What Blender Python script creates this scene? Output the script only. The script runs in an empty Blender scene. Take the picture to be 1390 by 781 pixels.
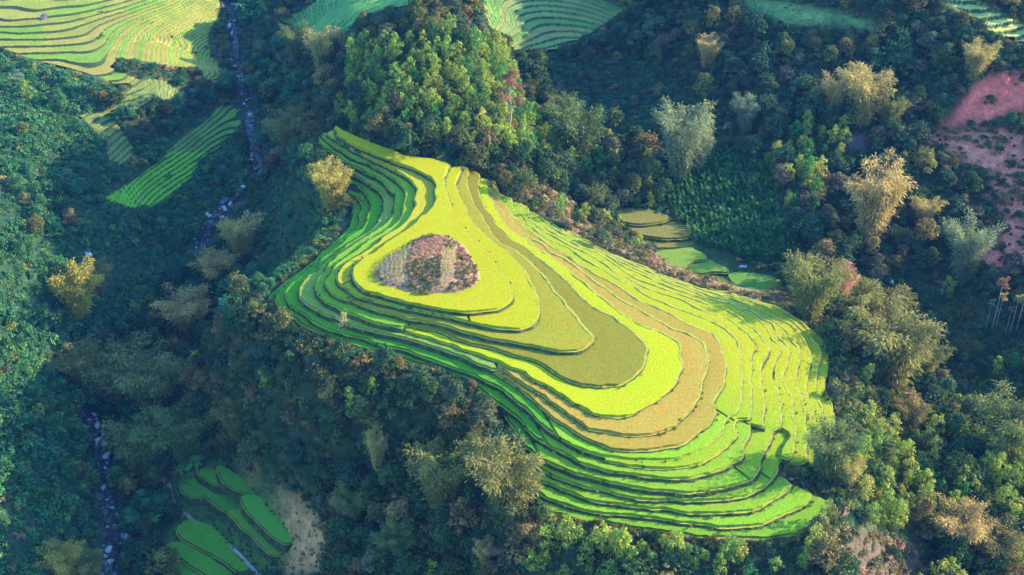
HAZE = 0.0001; EXPO = 1.86; SKY = 0.15
import bpy, bmesh, math, random
import numpy as np
from mathutils import Vector
from mathutils.geometry import tessellate_polygon
random.seed(7); RNG = np.random.default_rng(11)
sc = bpy.context.scene
COL = sc.collection
R = math.radians
# ------------------------------------------------------------------ camera
HF, PITCH, CAMZ = 46.0, 33.0, 110.0
FPX = 695.0 / math.tan(R(HF / 2))
CP, SP = math.cos(R(PITCH)), math.sin(R(PITCH))
cam_d = bpy.data.cameras.new('camera'); cam_d.sensor_width = 36; cam_d.angle = R(HF)
cam_d.clip_start = 1; cam_d.clip_end = 9000
cam = bpy.data.objects.new('camera', cam_d); COL.objects.link(cam)
cam.location = (0, 0, CAMZ); cam.rotation_euler = (R(90 - PITCH), 0, 0)
sc.camera = cam

def unp(px, py, z):
    u = (px - 695.0) / FPX; v = -(py - 390.5) / FPX
    dx, dy, dz = u, CP + v * SP, -SP + v * CP
    t = (z - CAMZ) / dz
    return (dx * t, dy * t)
def proj(x, y, z):
    d = y * CP - (z - CAMZ) * SP
    up = y * SP + (z - CAMZ) * CP
    return 695.0 + FPX * x / d, 390.5 - FPX * up / d, d

# ------------------------------------------------------------------ value noise
_T = RNG.random((256, 256))
def vn(x, y, s=1.0, o=0.0):
    x = np.asarray(x, float) / s + 13.7 + o; y = np.asarray(y, float) / s + 91.3 + o * 1.7
    xi = np.floor(x).astype(int); yi = np.floor(y).astype(int)
    fx = x - xi; fy = y - yi
    fx = fx * fx * (3 - 2 * fx); fy = fy * fy * (3 - 2 * fy)
    a = _T[xi & 255, yi & 255]; b = _T[(xi + 1) & 255, yi & 255]
    c = _T[xi & 255, (yi + 1) & 255]; d = _T[(xi + 1) & 255, (yi + 1) & 255]
    return (a * (1 - fx) + b * fx) * (1 - fy) + (c * (1 - fx) + d * fx) * fy - 0.5
def fbm(x, y, s, n=3, o=0.0):
    r = 0; a = 1.0
    for i in range(n):
        r = r + a * vn(x, y, s, o + i * 5.1); s *= 0.5; a *= 0.5
    return r
def inpoly(px, py, poly):
    px = np.asarray(px, float); py = np.asarray(py, float)
    ins = np.zeros(px.shape, bool); n = len(poly)
    P = np.asarray(poly, float)
    m = (px >= P[:, 0].min()) & (px <= P[:, 0].max()) & (py >= P[:, 1].min()) & (py <= P[:, 1].max())
    if not m.any(): return ins
    x = px[m]; y = py[m]; r = np.zeros(x.shape, bool)
    for i in range(n):
        x0, y0 = P[i]; x1, y1 = P[i - 1]
        if y0 == y1: continue
        c = ((y0 > y) != (y1 > y)) & (x < (x1 - x0) * (y - y0) / (y1 - y0) + x0)
        r ^= c
    ins[m] = r
    return ins

# ------------------------------------------------------------------ object helpers
def tag(o, label=None, cat=None, group=None, kind=None):
    if label: o['label'] = label
    if cat: o['category'] = cat
    if group: o['group'] = group
    if kind: o['kind'] = kind
    return o
def mesh(name, v, f, mat=None, smooth=False):
    me = bpy.data.meshes.new(name)
    v = np.asarray(v, np.float32)
    if isinstance(f, np.ndarray):
        k = f.shape[1]
        me.vertices.add(len(v)); me.vertices.foreach_set('co', v.ravel())
        me.loops.add(f.size); me.loops.foreach_set('vertex_index', f.astype(np.int32).ravel())
        me.polygons.add(len(f)); me.polygons.foreach_set('loop_start', np.arange(0, f.size, k, dtype=np.int32))
        me.update(calc_edges=True)
    else:
        me.from_pydata([tuple(map(float, p)) for p in v], [], f)
    if mat:
        for m in (mat if isinstance(mat, (list, tuple)) else [mat]): me.materials.append(m)
    if smooth: me.polygons.foreach_set('use_smooth', np.ones(len(me.polygons), bool))
    return me
def obj(name, me, parent=None, loc=None):
    o = bpy.data.objects.new(name, me); COL.objects.link(o)
    if parent: o.parent = parent
    if loc is not None: o.location = loc
    return o

# ------------------------------------------------------------------ traced terrace lines (photo pixels)
FR = dict(A=(430,175,7.722),B=(430,265,7.722),C=(350,340,7.722),D=(350,420,7.722),E=(510,400,7.722),F=(590,470,7.722),
          G=(670,560,7.722),H=(670,640,7.722),I=(590,205,7.722),J=(700,270,7.722),K=(850,330,7.722),L=(960,380,7.722),
          M=(960,470,7.722),N=(960,550,7.722),O=(820,560,7.722),P=(820,640,4.344),Q=(560,330,4.593),R=(560,480,4.593),
          S=(840,470,2.893),T=(840,320,4.593),X=(0,0,1.0))
def tr(s):
    out = []
    for part in s.split(';'):
        part = part.strip()
        if not part: continue
        f = part[0]; ox, oy, k = FR[f]
        for w in part[1:].split():
            a, b = w.split(','); out.append((ox + float(a) / k, oy + float(b) / k))
    return out
FN = tr("A 60,-60 200,-20 350,60 560,140 740,210 950,290 1100,310 1250,330; I 0,100 160,150 280,168 370,200 460,240 560,300 610,310 660,380 710,480 800,500 820,530 900,550 930,580 1000,620 1010,655 1090,700 1230,780; J 420,310 520,370 640,430 760,500 880,540 1000,580 1150,640 1300,700 1390,750; K 300,320 420,375 560,405 700,450 850,500 1000,530 1150,570 1390,640; L 700,290 850,370 1000,470 1130,580 1220,670 1290,760")
LV = [
 (0,"A 200,60 270,120 340,160 440,215 560,260 700,320 850,380 1000,430 1150,500 1215,560 1235,650; B 1225,60 1170,170 1080,250 1000,330 900,400 800,460 700,530 600,610 520,650 420,720; C 985,200 975,270 1000,340 1080,410 1180,465; E 0,15 150,60 300,90 450,120 600,155 800,190 950,200 1080,195 1200,180 1280,165 1390,105; X 696,405 695,393 688,377 679,363 665,345 649,330 632,312; I 220,700 190,600 140,490 115,380 110,280 160,150", None),
 (1,"A 110,60 200,130 300,190 420,260 560,330 700,390 830,460 960,540 1035,640; B 1035,10 1020,60 1015,140 960,250 850,350 760,410 650,490 560,560 420,650 300,740; C 850,240 822,300 860,380 900,410 1000,470 1100,520; E 0,90 150,130 300,160 450,190 600,220 800,260 1000,310 1200,350; Q 640,548 730,525 795,470 793,400 775,320 740,240 700,180 640,110 580,50 510,0; I 410,770 340,620 280,500 240,400 225,340 280,210 275,170", None),
 (2,"A 60,60 100,120 185,190 280,260 400,330 560,395 720,480 830,560 905,650 915,770; B 910,80 890,200 800,330 700,395 580,460 430,570 320,650 200,740; C 755,250 705,330 705,375 740,440 800,490 900,530 1000,560 1100,600; E 0,180 150,215 300,265 450,290 600,315 750,350 900,400 1050,440 1200,485; F 1000,5 1200,50; Q 1030,680 1130,620 1135,600 1080,540 1010,450 930,360 870,270 800,190 720,110 640,50 550,0; I 550,780 480,660 420,570 380,460 345,340 365,215", None),
 (3,"A 0,120 60,200 120,240 250,330 380,400 520,470 640,530 720,590 810,690; B 820,0 805,130 780,230 700,320 600,390 470,470 350,555 230,640 110,740; C 690,240 620,310 590,400 600,440 650,510 700,560 800,600 900,650 1050,700; E 0,310 150,340 270,362 340,345 450,360 600,385 700,410 830,470 1000,530; F 620,50 800,100 950,140 1100,200 1250,290 1390,365; R 1050,205 1150,218 1280,205; S 40,140 85,100 112,50 112,20; T 160,680 100,610 40,560 0,545; Q 1250,470 1140,410 1060,340 980,260; J 200,590 100,515 0,455; I 650,780 600,680 520,580 500,520 470,450 455,400 465,250", None),
 (4,"E 285,372 400,420 550,470 700,520 800,545 900,590; F 380,75 560,140 730,210 800,240 900,270 1000,350 1100,400 1250,490; R 1050,350 1150,395 1280,405 1378,390; S 100,245 170,200 215,160 250,100 245,50 243,0; T 330,650 250,600 150,570 50,510 0,480; X 808,398; J 580,780 500,700 400,640 300,580 200,510 100,430 0,370; I 720,750 640,620 580,500 560,420 550,310",
    "X 650,245 640,300 700,400 680,450 600,440 552,440"),
 (5,"A 0,240 200,390 300,460 370,500 480,555 600,630 680,710; B 700,60 690,160 650,260 610,330 560,380 450,450 330,530 180,640 60,730; C 620,220 530,280 480,330 440,400 430,450 450,520 520,590 600,630 700,680 800,720 900,770; E 0,410 150,440 300,480 450,520 600,570 750,620; F 350,150 450,200 530,235 590,262 650,262 710,262 750,290 850,370 950,440 1100,520 1250,630; G 850,90 920,130 1000,190 1100,210; O 50,225 200,250 350,260 500,240 650,210 750,160 830,80 920,0; S 320,180 345,110 350,50 335,0; T 500,660 430,620 330,590 250,540 150,480 60,430 0,395; J 700,770 600,700 520,640 400,590 300,500 150,420 0,290; I 780,690 700,625 650,560 600,480 585,420 565,315", None),
 (6,"F 605,290 700,350 800,420 900,480 1000,560 1100,650; G 620,80 750,150 850,220 950,280 1060,335; O 0,370 100,400 250,415 450,415 600,405 750,370 850,330 950,270 1050,190 1150,90 1190,20; M 80,620 130,510 170,430 205,240 210,160 165,100 150,0; L 100,630 60,580 0,550; T 430,560 350,510 250,460 150,420 60,370 0,325; J 800,780 700,720 600,640 400,530 300,450 150,350 60,260 0,210; I 800,660 720,540 660,430 600,310",
    "X 655,255 690,330 780,400 900,500 840,560 700,505 675,500"),
 (7,"A 100,420 340,590 430,620 500,680 550,760; B 560,90 555,160 520,260 480,340 400,400 300,475 180,575 60,668; C 600,190 500,260 420,300 350,355 300,415 283,470 300,520 340,580 400,630 500,690; D 560,145 760,228 950,295 1100,325 1300,390; E 250,590 500,670 700,740; F 200,240 400,320 560,400 750,510 850,580; G 440,85 560,195 700,285 830,350 1000,430; O 0,475 200,490 400,515 640,515 800,490 940,450 1050,400 1150,330 1250,230 1260,150 1300,75; N 300,100 350,0; M 360,550 372,350 362,200 346,80 340,0; L 290,620 220,550 120,490 0,430; K 700,765 600,725 400,645 250,580 100,470 0,425; J 950,780 800,690 650,590 500,500 300,400 120,260; I 900,700 840,620 810,515", None),
 (8,"G 1140,500; O 0,525 150,555 320,590 400,600 600,605 800,595 950,570 1100,510; N 200,465 320,350 295,260 330,170 440,170 458,150 472,0; M 475,560 465,450 455,330 470,260 465,170 480,100 530,0; L 450,590 370,530 280,470 190,400 0,345; K 750,690 600,620 450,570 300,520 150,450 0,370; J 1060,780 900,670 700,560 500,460 350,380 210,278; I 1000,740 930,680 915,580 910,560",
    "X 694,285 790,368 960,470 970,540 900,605 830,610"),
 (9,"B 300,-20 430,50 470,130 450,220 430,300 390,370 300,445 180,545 60,642; C 500,225 400,290 330,350 260,410 205,460 185,510 200,560 230,620 300,680 380,730; D 450,175 620,248 730,292 900,370 1100,430; E 65,624 250,680 450,740; F 0,250 200,315 380,410 500,490 640,590 760,680; G 300,110 330,155 380,230 430,285 500,320 600,385 700,440 800,480 880,525 950,560; O 0,622 300,670 400,690 650,705 900,695 1100,660 1250,610; N 309,607 370,555 390,450 435,350 440,215 460,212 590,248 600,150 610,0; M 600,530 580,430 570,330 580,230 620,130 665,60 655,0; L 600,640 530,560 430,480 330,400 220,330 100,285 0,265; K 600,560 400,500 200,420 0,320; J 1100,735 900,600 700,520 500,420 300,310 170,230; I 998,625", None),
 (10,"B 320,80 370,130 375,200 360,290 330,370 240,445 120,555 60,610; C 600,110 450,215 300,325 230,390 150,460 115,500 130,545; D 200,40 310,150 600,290 900,420 1200,490; E 250,730; F 0,300 150,370 350,460 550,590 700,700; G 140,110 215,215 270,290 340,380 420,440 500,490 620,560 750,610 900,670; P 0,70 200,105 350,120 500,130 650,120 780,90 880,45; N 560,690 565,600 600,480 680,380 700,290 745,262 770,250 772,150 780,0; M 770,550 740,430 690,330 690,230 740,140 770,60 745,0; L 700,650 650,560 600,490 500,400 400,350 300,280 100,235 0,215; K 600,520 400,450 200,360 0,270; J 950,590 750,500 550,400 400,310 255,210; I 1085,695", None),
 (11,"N 705,300 752,272 780,272 830,300 842,340 780,440 760,555 860,590 900,520 930,400 930,300 905,150 905,0; M 890,560 850,460 805,370 810,290 820,240 860,160 870,70 830,0; L 780,640 750,560 700,480 620,440 500,370 400,320 250,255 0,190; K 600,480 400,410 200,320 0,235; J 900,560 700,460 500,350 400,280 305,232",
    "X 743,309 850,372 960,415 1040,470 1045,560 1045,590"),
 (12,"G 250,380 330,490 400,550; H 500,0 600,50 700,90 850,150 1000,200; P 0,125 200,170 350,180 550,185 700,180 850,145 930,110 1000,50 1030,0; N 740,650 760,600 850,625 960,645 1035,600 1040,450 1045,330 1035,220 1040,150 1010,0; M 980,530 930,400 935,280 970,180 970,100 950,20; L 920,700 880,600 840,540 740,470 650,420 450,330 250,240 0,165; K 600,450 400,380 200,290 0,210; J 900,540 700,430 500,330 425,312",
    "X 757,317 850,375 960,420 1040,480 1045,590 1010,630 960,640 880,650 820,645 760,615 710,580"),
 (13,"N 1050,655 1095,655 1140,400 1130,250 1110,60; M 1100,680 1070,580 1045,480 1045,350 1060,240 1085,170 1080,80 1040,0; L 1010,640 960,560 870,480 750,420 600,360 400,270 200,190 0,140; K 600,425 400,350 200,265 0,190; J 1000,592",
    "X 822,352 960,425 1050,490 1060,560 1085,630"),
 (13,"H 300,0 390,60 450,100 560,150 700,200 850,260 1000,310; P 0,195 200,215 350,235 500,255 700,255 850,245 960,200 1050,150 1110,92 1070,60 1030,35",
    "X 1045,650 960,668 850,665 790,645 740,625 715,612"),
 (14,"N 1060,665 1110,660 1180,400 1210,200 1220,150; M 1190,640 1150,500 1145,330 1185,170 1190,60 1160,0; L 1130,680 1050,580 950,490 850,420 700,340 500,260 300,200 0,125; K 700,460 500,404",
    "X 915,390 960,425 1050,490 1065,560 1090,630"),
 (14,"H 380,150 450,230 550,290 700,340 850,395 1000,430; P 0,255 200,280 400,305 600,325 750,340 900,325 1000,290 1100,240 1200,190 1220,148 1160,110 1100,88",
    "X 1060,672 1000,690 850,680 770,662 730,645"),
 (15,"N 1070,670 1130,650 1250,400 1350,180; M 1330,700 1270,560 1240,470 1240,350 1260,220 1265,100; L 1220,670 1130,580 1000,470 850,370 700,290 500,230 300,170 150,140 0,106; K 790,486",
    "X 960,425 1050,490 1065,560 1090,632"),
 (15,"H 400,300 430,330 560,440 700,480 850,520 1000,550; P 0,312 200,345 400,375 600,395 780,402 900,405 1100,385 1200,350 1290,290 1325,240 1320,190 1270,165 1215,145",
    "X 1085,685 1000,712 850,698 770,680 740,665"),
]
FOUT = tr("A 110,50 210,60 270,110 350,128 450,150 560,200 650,240 740,270 850,320 950,345 1060,355 1250,350; I 0,120 160,150 280,170 370,200 460,240 480,290 560,300 610,310 660,380 710,480 800,500 820,530 900,550 930,580 1000,620 1010,655 1090,700 1230,780; J 420,310 520,370 640,430 760,500 880,540 1000,580 1150,640 1300,700 1390,750; K 300,320 420,375 560,405 700,450 850,500 1000,530 1150,570 1390,640; L 700,290 850,370 1000,470 1130,580 1220,670 1290,760; M 1290,100 1290,220 1260,350 1260,470 1290,560 1340,700; N 1375,180; X 1142,590 1128,612; N 1120,655 960,665 850,635 800,670 760,690; P 1030,40 1110,90 1220,150 1320,185 1325,240 1290,290 1200,350 1100,385 900,405 600,395 400,375 200,345 0,310; H 1000,550 850,520 600,440 540,380 450,270 440,200 400,120 380,60; G 330,560 250,430 200,300 170,210 110,120 40,30; F 640,600 560,520 500,470 400,370 340,320 190,290 160,230 0,200; E 480,740 300,680 120,600 0,590; D 1050,400 900,370 730,300 620,250 450,180 330,110 220,0; C 180,540 120,530 50,490 110,430 200,350 300,290 420,220 550,130 640,60 710,0; B 100,560 190,480 250,380 290,250 275,170 340,150 390,90 430,40 500,0; A 380,560 340,500 250,420 130,330 70,290 60,230 60,100")
ZL = [0,-.85,-1.7,-2.55,-3.1,-3.6,-4.1,-4.65,-5.0,-5.5,-6.3,-6.75,-7.2,-7.9,-8.6,-9.3]
STEP = 0.85
def zl(k): return ZL[k]

def resample(pts, d):
    """closed polyline -> Catmull-Rom smoothed, spacing d"""
    P = np.array(pts); n = len(P); out = []
    for i in range(n):
        p0, p1, p2, p3 = P[i - 1], P[i], P[(i + 1) % n], P[(i + 2) % n]
        L = np.hypot(*(p2 - p1)); m = max(1, int(L / d))
        # centripetal-ish damping on long/short neighbours
        t1 = (p2 - p0); t2 = (p3 - p1)
        l1 = np.hypot(*t1) + 1e-6; l2 = np.hypot(*t2) + 1e-6
        t1 = t1 / l1 * min(L, l1 * .5); t2 = t2 / l2 * min(L, l2 * .5)
        for j in range(m):
            t = j / m; a = 2*t**3-3*t**2+1; b = t**3-2*t**2+t; c = -2*t**3+3*t**2; e = t**3-t**2
            out.append(a * p1 + b * t1 + c * p2 + e * t2)
    return np.array(out)
def area(P):
    x, y = P[:, 0], P[:, 1]
    return 0.5 * np.sum(x * np.roll(y, -1) - y * np.roll(x, -1))
def offset(P, d):
    """offset outward (d>0) for CCW polygon"""
    n = len(P); t = np.roll(P, -1, 0) - np.roll(P, 1, 0)
    l = np.hypot(t[:, 0], t[:, 1])[:, None] + 1e-9
    nrm = np.c_[t[:, 1], -t[:, 0]] / l
    for _ in range(2): nrm = (nrm + np.roll(nrm, 1, 0) + np.roll(nrm, -1, 0)); nrm /= np.hypot(nrm[:, 0], nrm[:, 1])[:, None] + 1e-9
    d = np.asarray(d)
    return P + nrm * (d[:, None] if d.ndim else d)
TER = []   # (level, px-closed-polygon, plan polygon CCW)
XEND = sorted((tr(s)[-1][0], k) for k, s, cl in LV if k not in (13, 14, 15) or s.startswith('N'))
def fn_level(x):
    for xe, k in XEND:
        if xe > x - .5: return k
    return 15
for k, s, cl in LV:
    p = tr(s)
    pl = [unp(a, b, zl(k)) for a, b in p]
    if cl is None:
        xe = p[-1][0]; xs = p[0][0]
        for q in [q for q in FN if q[0] < xe - 2 and q[0] > min(xs, 438)][::-1]:
            pl.append(unp(q[0], q[1], zl(min(k, fn_level(q[0])))))
    else:
        pl += [unp(a, b, zl(k)) for a, b in tr(cl)]
    pl = np.array(pl)
    if area(pl) < 0: pl = pl[::-1]
    pl = resample(pl, 0.7)
    w = fbm(pl[:, 0], pl[:, 1], 2.6, 3, k * 3.3) * 0.42
    pl = offset(pl, w)
    TER.append((k, pl))
RS = 0.2
_al = np.vstack([pl for _, pl in TER]); RX0, RY0 = _al.min(0) - 2; RX1, RY1 = _al.max(0) + 2
_nx = int((RX1 - RX0) / RS) + 1; _ny = int((RY1 - RY0) / RS) + 1
RTOP = np.full((_ny, _nx), -1e9); RLOW = np.full((_ny, _nx), 1e9)
for k, pl in TER:
    Q = np.roll(pl, -1, 0)
    for j in range(max(0, int((pl[:, 1].min() - RY0) / RS) - 1), min(_ny, int((pl[:, 1].max() - RY0) / RS) + 2)):
        yy = RY0 + (j + .5) * RS
        m = (pl[:, 1] > yy) != (Q[:, 1] > yy)
        if not m.any(): continue
        a_, b_ = pl[m], Q[m]
        xs_ = np.sort(a_[:, 0] + (yy - a_[:, 1]) * (b_[:, 0] - a_[:, 0]) / (b_[:, 1] - a_[:, 1]))
        for i in range(0, len(xs_) - 1, 2):
            c0 = int(round((xs_[i] - RX0) / RS)); c1 = int(round((xs_[i + 1] - RX0) / RS))
            RTOP[j, c0:c1] = np.maximum(RTOP[j, c0:c1], zl(k)); RLOW[j, c0:c1] = np.minimum(RLOW[j, c0:c1], zl(k))
def slab_top(x, y):
    """highest and lowest terrace top at plan points, -1e9 / 1e9 where none"""
    x = np.asarray(x, float); y = np.asarray(y, float)
    i = ((x - RX0) / RS).astype(int); j = ((y - RY0) / RS).astype(int)
    ok = (i >= 0) & (j >= 0) & (i < _nx) & (j < _ny)
    i = np.clip(i, 0, _nx - 1); j = np.clip(j, 0, _ny - 1)
    return np.where(ok, RTOP[j, i], -1e9), np.where(ok, RLOW[j, i], 1e9)
# ------------------------------------------------------------------ terrain: control points (photo px, height)
CT = [(350,412,-10),(300,500,-24),(240,560,-34),(200,640,-40),(450,560,-16),(400,660,-28),(550,600,-17),(500,781,-27),(620,700,-18),
 (150,745,-46),(150,680,-44.5),(137,640,-43.5),(122,560,-42),(135,500,-41),(200,420,-39),(262,335,-37),(300,290,-36),(345,215,-33),(337,150,-30),(322,90,-27),(312,45,-24),(308,5,-22),
 (420,330,-19),(370,300,-28),(400,220,-24),(440,250,-14),(430,170,-11),(380,110,-20),(420,60,-8),(370,20,-16),(450,20,-5),(510,5,0),
 (0,781,-36),(0,700,-27),(70,640,-34),(0,560,-24),(60,480,-28),(0,400,-20),(100,400,-27),(0,300,-16),(100,290,-21),(190,340,-33),(0,200,-14),(90,200,-17),(0,120,-16),
 (180,275,-31),(250,215,-30),(310,160,-29),(130,160,-20),(170,215,-25),(220,180,-25),(190,115,-17),(240,125,-22),(0,60,-14.5),(80,85,-16),(200,80,-18),(290,95,-23),(0,0,-12),(120,0,-12),(230,0,-14),(285,0,-17),(140,60,-15),
 (300,640,-39),(330,700,-41),(250,740,-43),(380,740,-39),(230,660,-43),(350,781,-43),(400,690,-33),(210,720,-44),(190,781,-46),(330,640,-37),
 (500,170,2),(560,180,2),(620,195,1.5),(660,210,0),(480,120,3),(560,110,8),(640,130,6),(690,185,-2),(540,50,13),(600,20,16),(640,60,12),(590,0,16),(470,70,2),(690,110,0),(640,0,13),
 (700,240,-2),(740,250,-8),(780,290,-11),(830,320,-14),(780,230,-14),(850,300,-17),(900,340,-18),(960,370,-19),(1040,385,-20),(1020,365,-19),(880,330,-17),(1000,340,-17),
 (740,200,-12),(720,150,-10),(690,80,-7),(740,65,-6.5),(740,20,-4.3),(800,15,-3.5),(700,25,-4.5),(840,20,-2.5),(660,10,0),
 (850,120,-11),(900,180,-11),(820,180,-13),(930,240,-13),(960,120,-5),(1000,180,-9),(1000,60,2),(1040,120,-2),(900,60,-3),(960,30,3),(1050,20,7),(1100,25,8),(860,0,1),(960,0,6),(1150,60,5),(1200,30,10),(1280,10,14),(1390,20,12),(1390,60,8.5),(1330,20,13.5),
 (1040,250,-13),(1060,320,-16),(1100,200,-8),(1160,190,-7),(1170,240,-12),(1160,320,-17),(1130,130,-2),(1220,110,1),(1250,180,-6),(1300,150,-2),(1350,110,4),(1390,150,-1),(1390,90,7),(1300,200,-6),(1380,220,-7),(1330,260,-11),(1390,300,-12),(1250,280,-13.5),(1340,340,-16),(1250,350,-18),(1200,370,-20),(1390,380,-16),
 (1140,400,-17),(1180,440,-23),(1165,490,-15),(1200,530,-17),(1280,430,-25),(1300,500,-26),(1390,470,-21),(1390,560,-21),(1250,560,-22),(1200,600,-18),(1160,620,-12),(1260,640,-18),(1390,640,-19),(1150,680,-12),(1140,740,-14),(1220,740,-20),(1320,720,-21),(1390,781,-25),(1250,781,-23),(1100,781,-16),(1000,760,-13.5),(900,750,-13),(900,781,-16),(800,740,-15),(780,781,-19),(690,740,-20),(650,781,-22),(715,700,-14)]
XP = [];
for a, b, z in CT:
    x, y = unp(a, b, z); XP.append((x, y, z))
# world anchors outside the picture (x, y, z)
XP += [(-260,150,-15),(-330,300,10),(-420,480,30),(-200,480,12),(0,560,20),(250,560,18),(330,420,-2),(330,280,-4),(280,180,0),(240,110,-12),(100,60,-40),(-60,60,-58),(-200,60,-40),(60,460,14),(-110,470,2),(150,480,22),(-160,80,-45),(200,60,-30)]
# rim of the terraced hill
RIM = []
nF = len(FOUT)
FO = []
for i in range(nF):
    a = np.array(FOUT[i]); b = np.array(FOUT[(i + 1) % nF]); m = max(1, int(np.hypot(*(b - a)) / 4))
    for j in range(m): FO.append(tuple(a + (b - a) * j / m))
for a, b in FO:
    hit = None
    for dx, dy in ((0, 0), (0, 2), (-2, 0), (2, 0), (0, -2), (3, 3), (-3, -3), (4, -3), (-4, 3), (5, 0), (0, 5), (-6, 0), (0, -6)):
        for k in range(0, 16):
            x, y = unp(a + dx, b + dy, zl(k))
            z, _ = slab_top(np.array([x]), np.array([y]))
            if z[0] > -1e8 and abs(z[0] - zl(k)) < 1e-6:
                x, y = unp(a, b, zl(k)); hit = (x, y, zl(k)); break
        if hit: break
    if hit: RIM.append(hit)
RIM = np.array(RIM)
XP += [tuple(p) for p in RIM[::9]]
XP = np.array(XP)
keep = []
for i in range(len(XP)):
    if all(np.hypot(*(XP[i, :2] - XP[j, :2])) > 4.0 for j in keep): keep.append(i)
XP = XP[keep]
def _phi(r2): return 0.5 * r2 * np.log(r2 + 1e-9)
SC_ = 100.0
_A = XP[:, :2] / SC_
_n = len(_A)
_K = _phi(((_A[:, None] - _A[None]) ** 2).sum(-1)) + np.eye(_n) * 0.006
_Pm = np.c_[np.ones(_n), _A]
_W = np.linalg.solve(np.block([[_K, _Pm], [_Pm.T, np.zeros((3, 3))]]), np.r_[XP[:, 2], 0, 0, 0])
def rbf(x, y):
    x = np.asarray(x, float); y = np.asarray(y, float); sh = x.shape
    q = np.c_[x.ravel(), y.ravel()] / SC_; out = np.empty(len(q))
    for i in range(0, len(q), 20000):
        b = q[i:i + 20000]
        out[i:i + 20000] = _phi(((b[:, None] - _A[None]) ** 2).sum(-1)) @ _W[:_n] + _W[_n] + b @ _W[_n + 1:]
    return out.reshape(sh)

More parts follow.
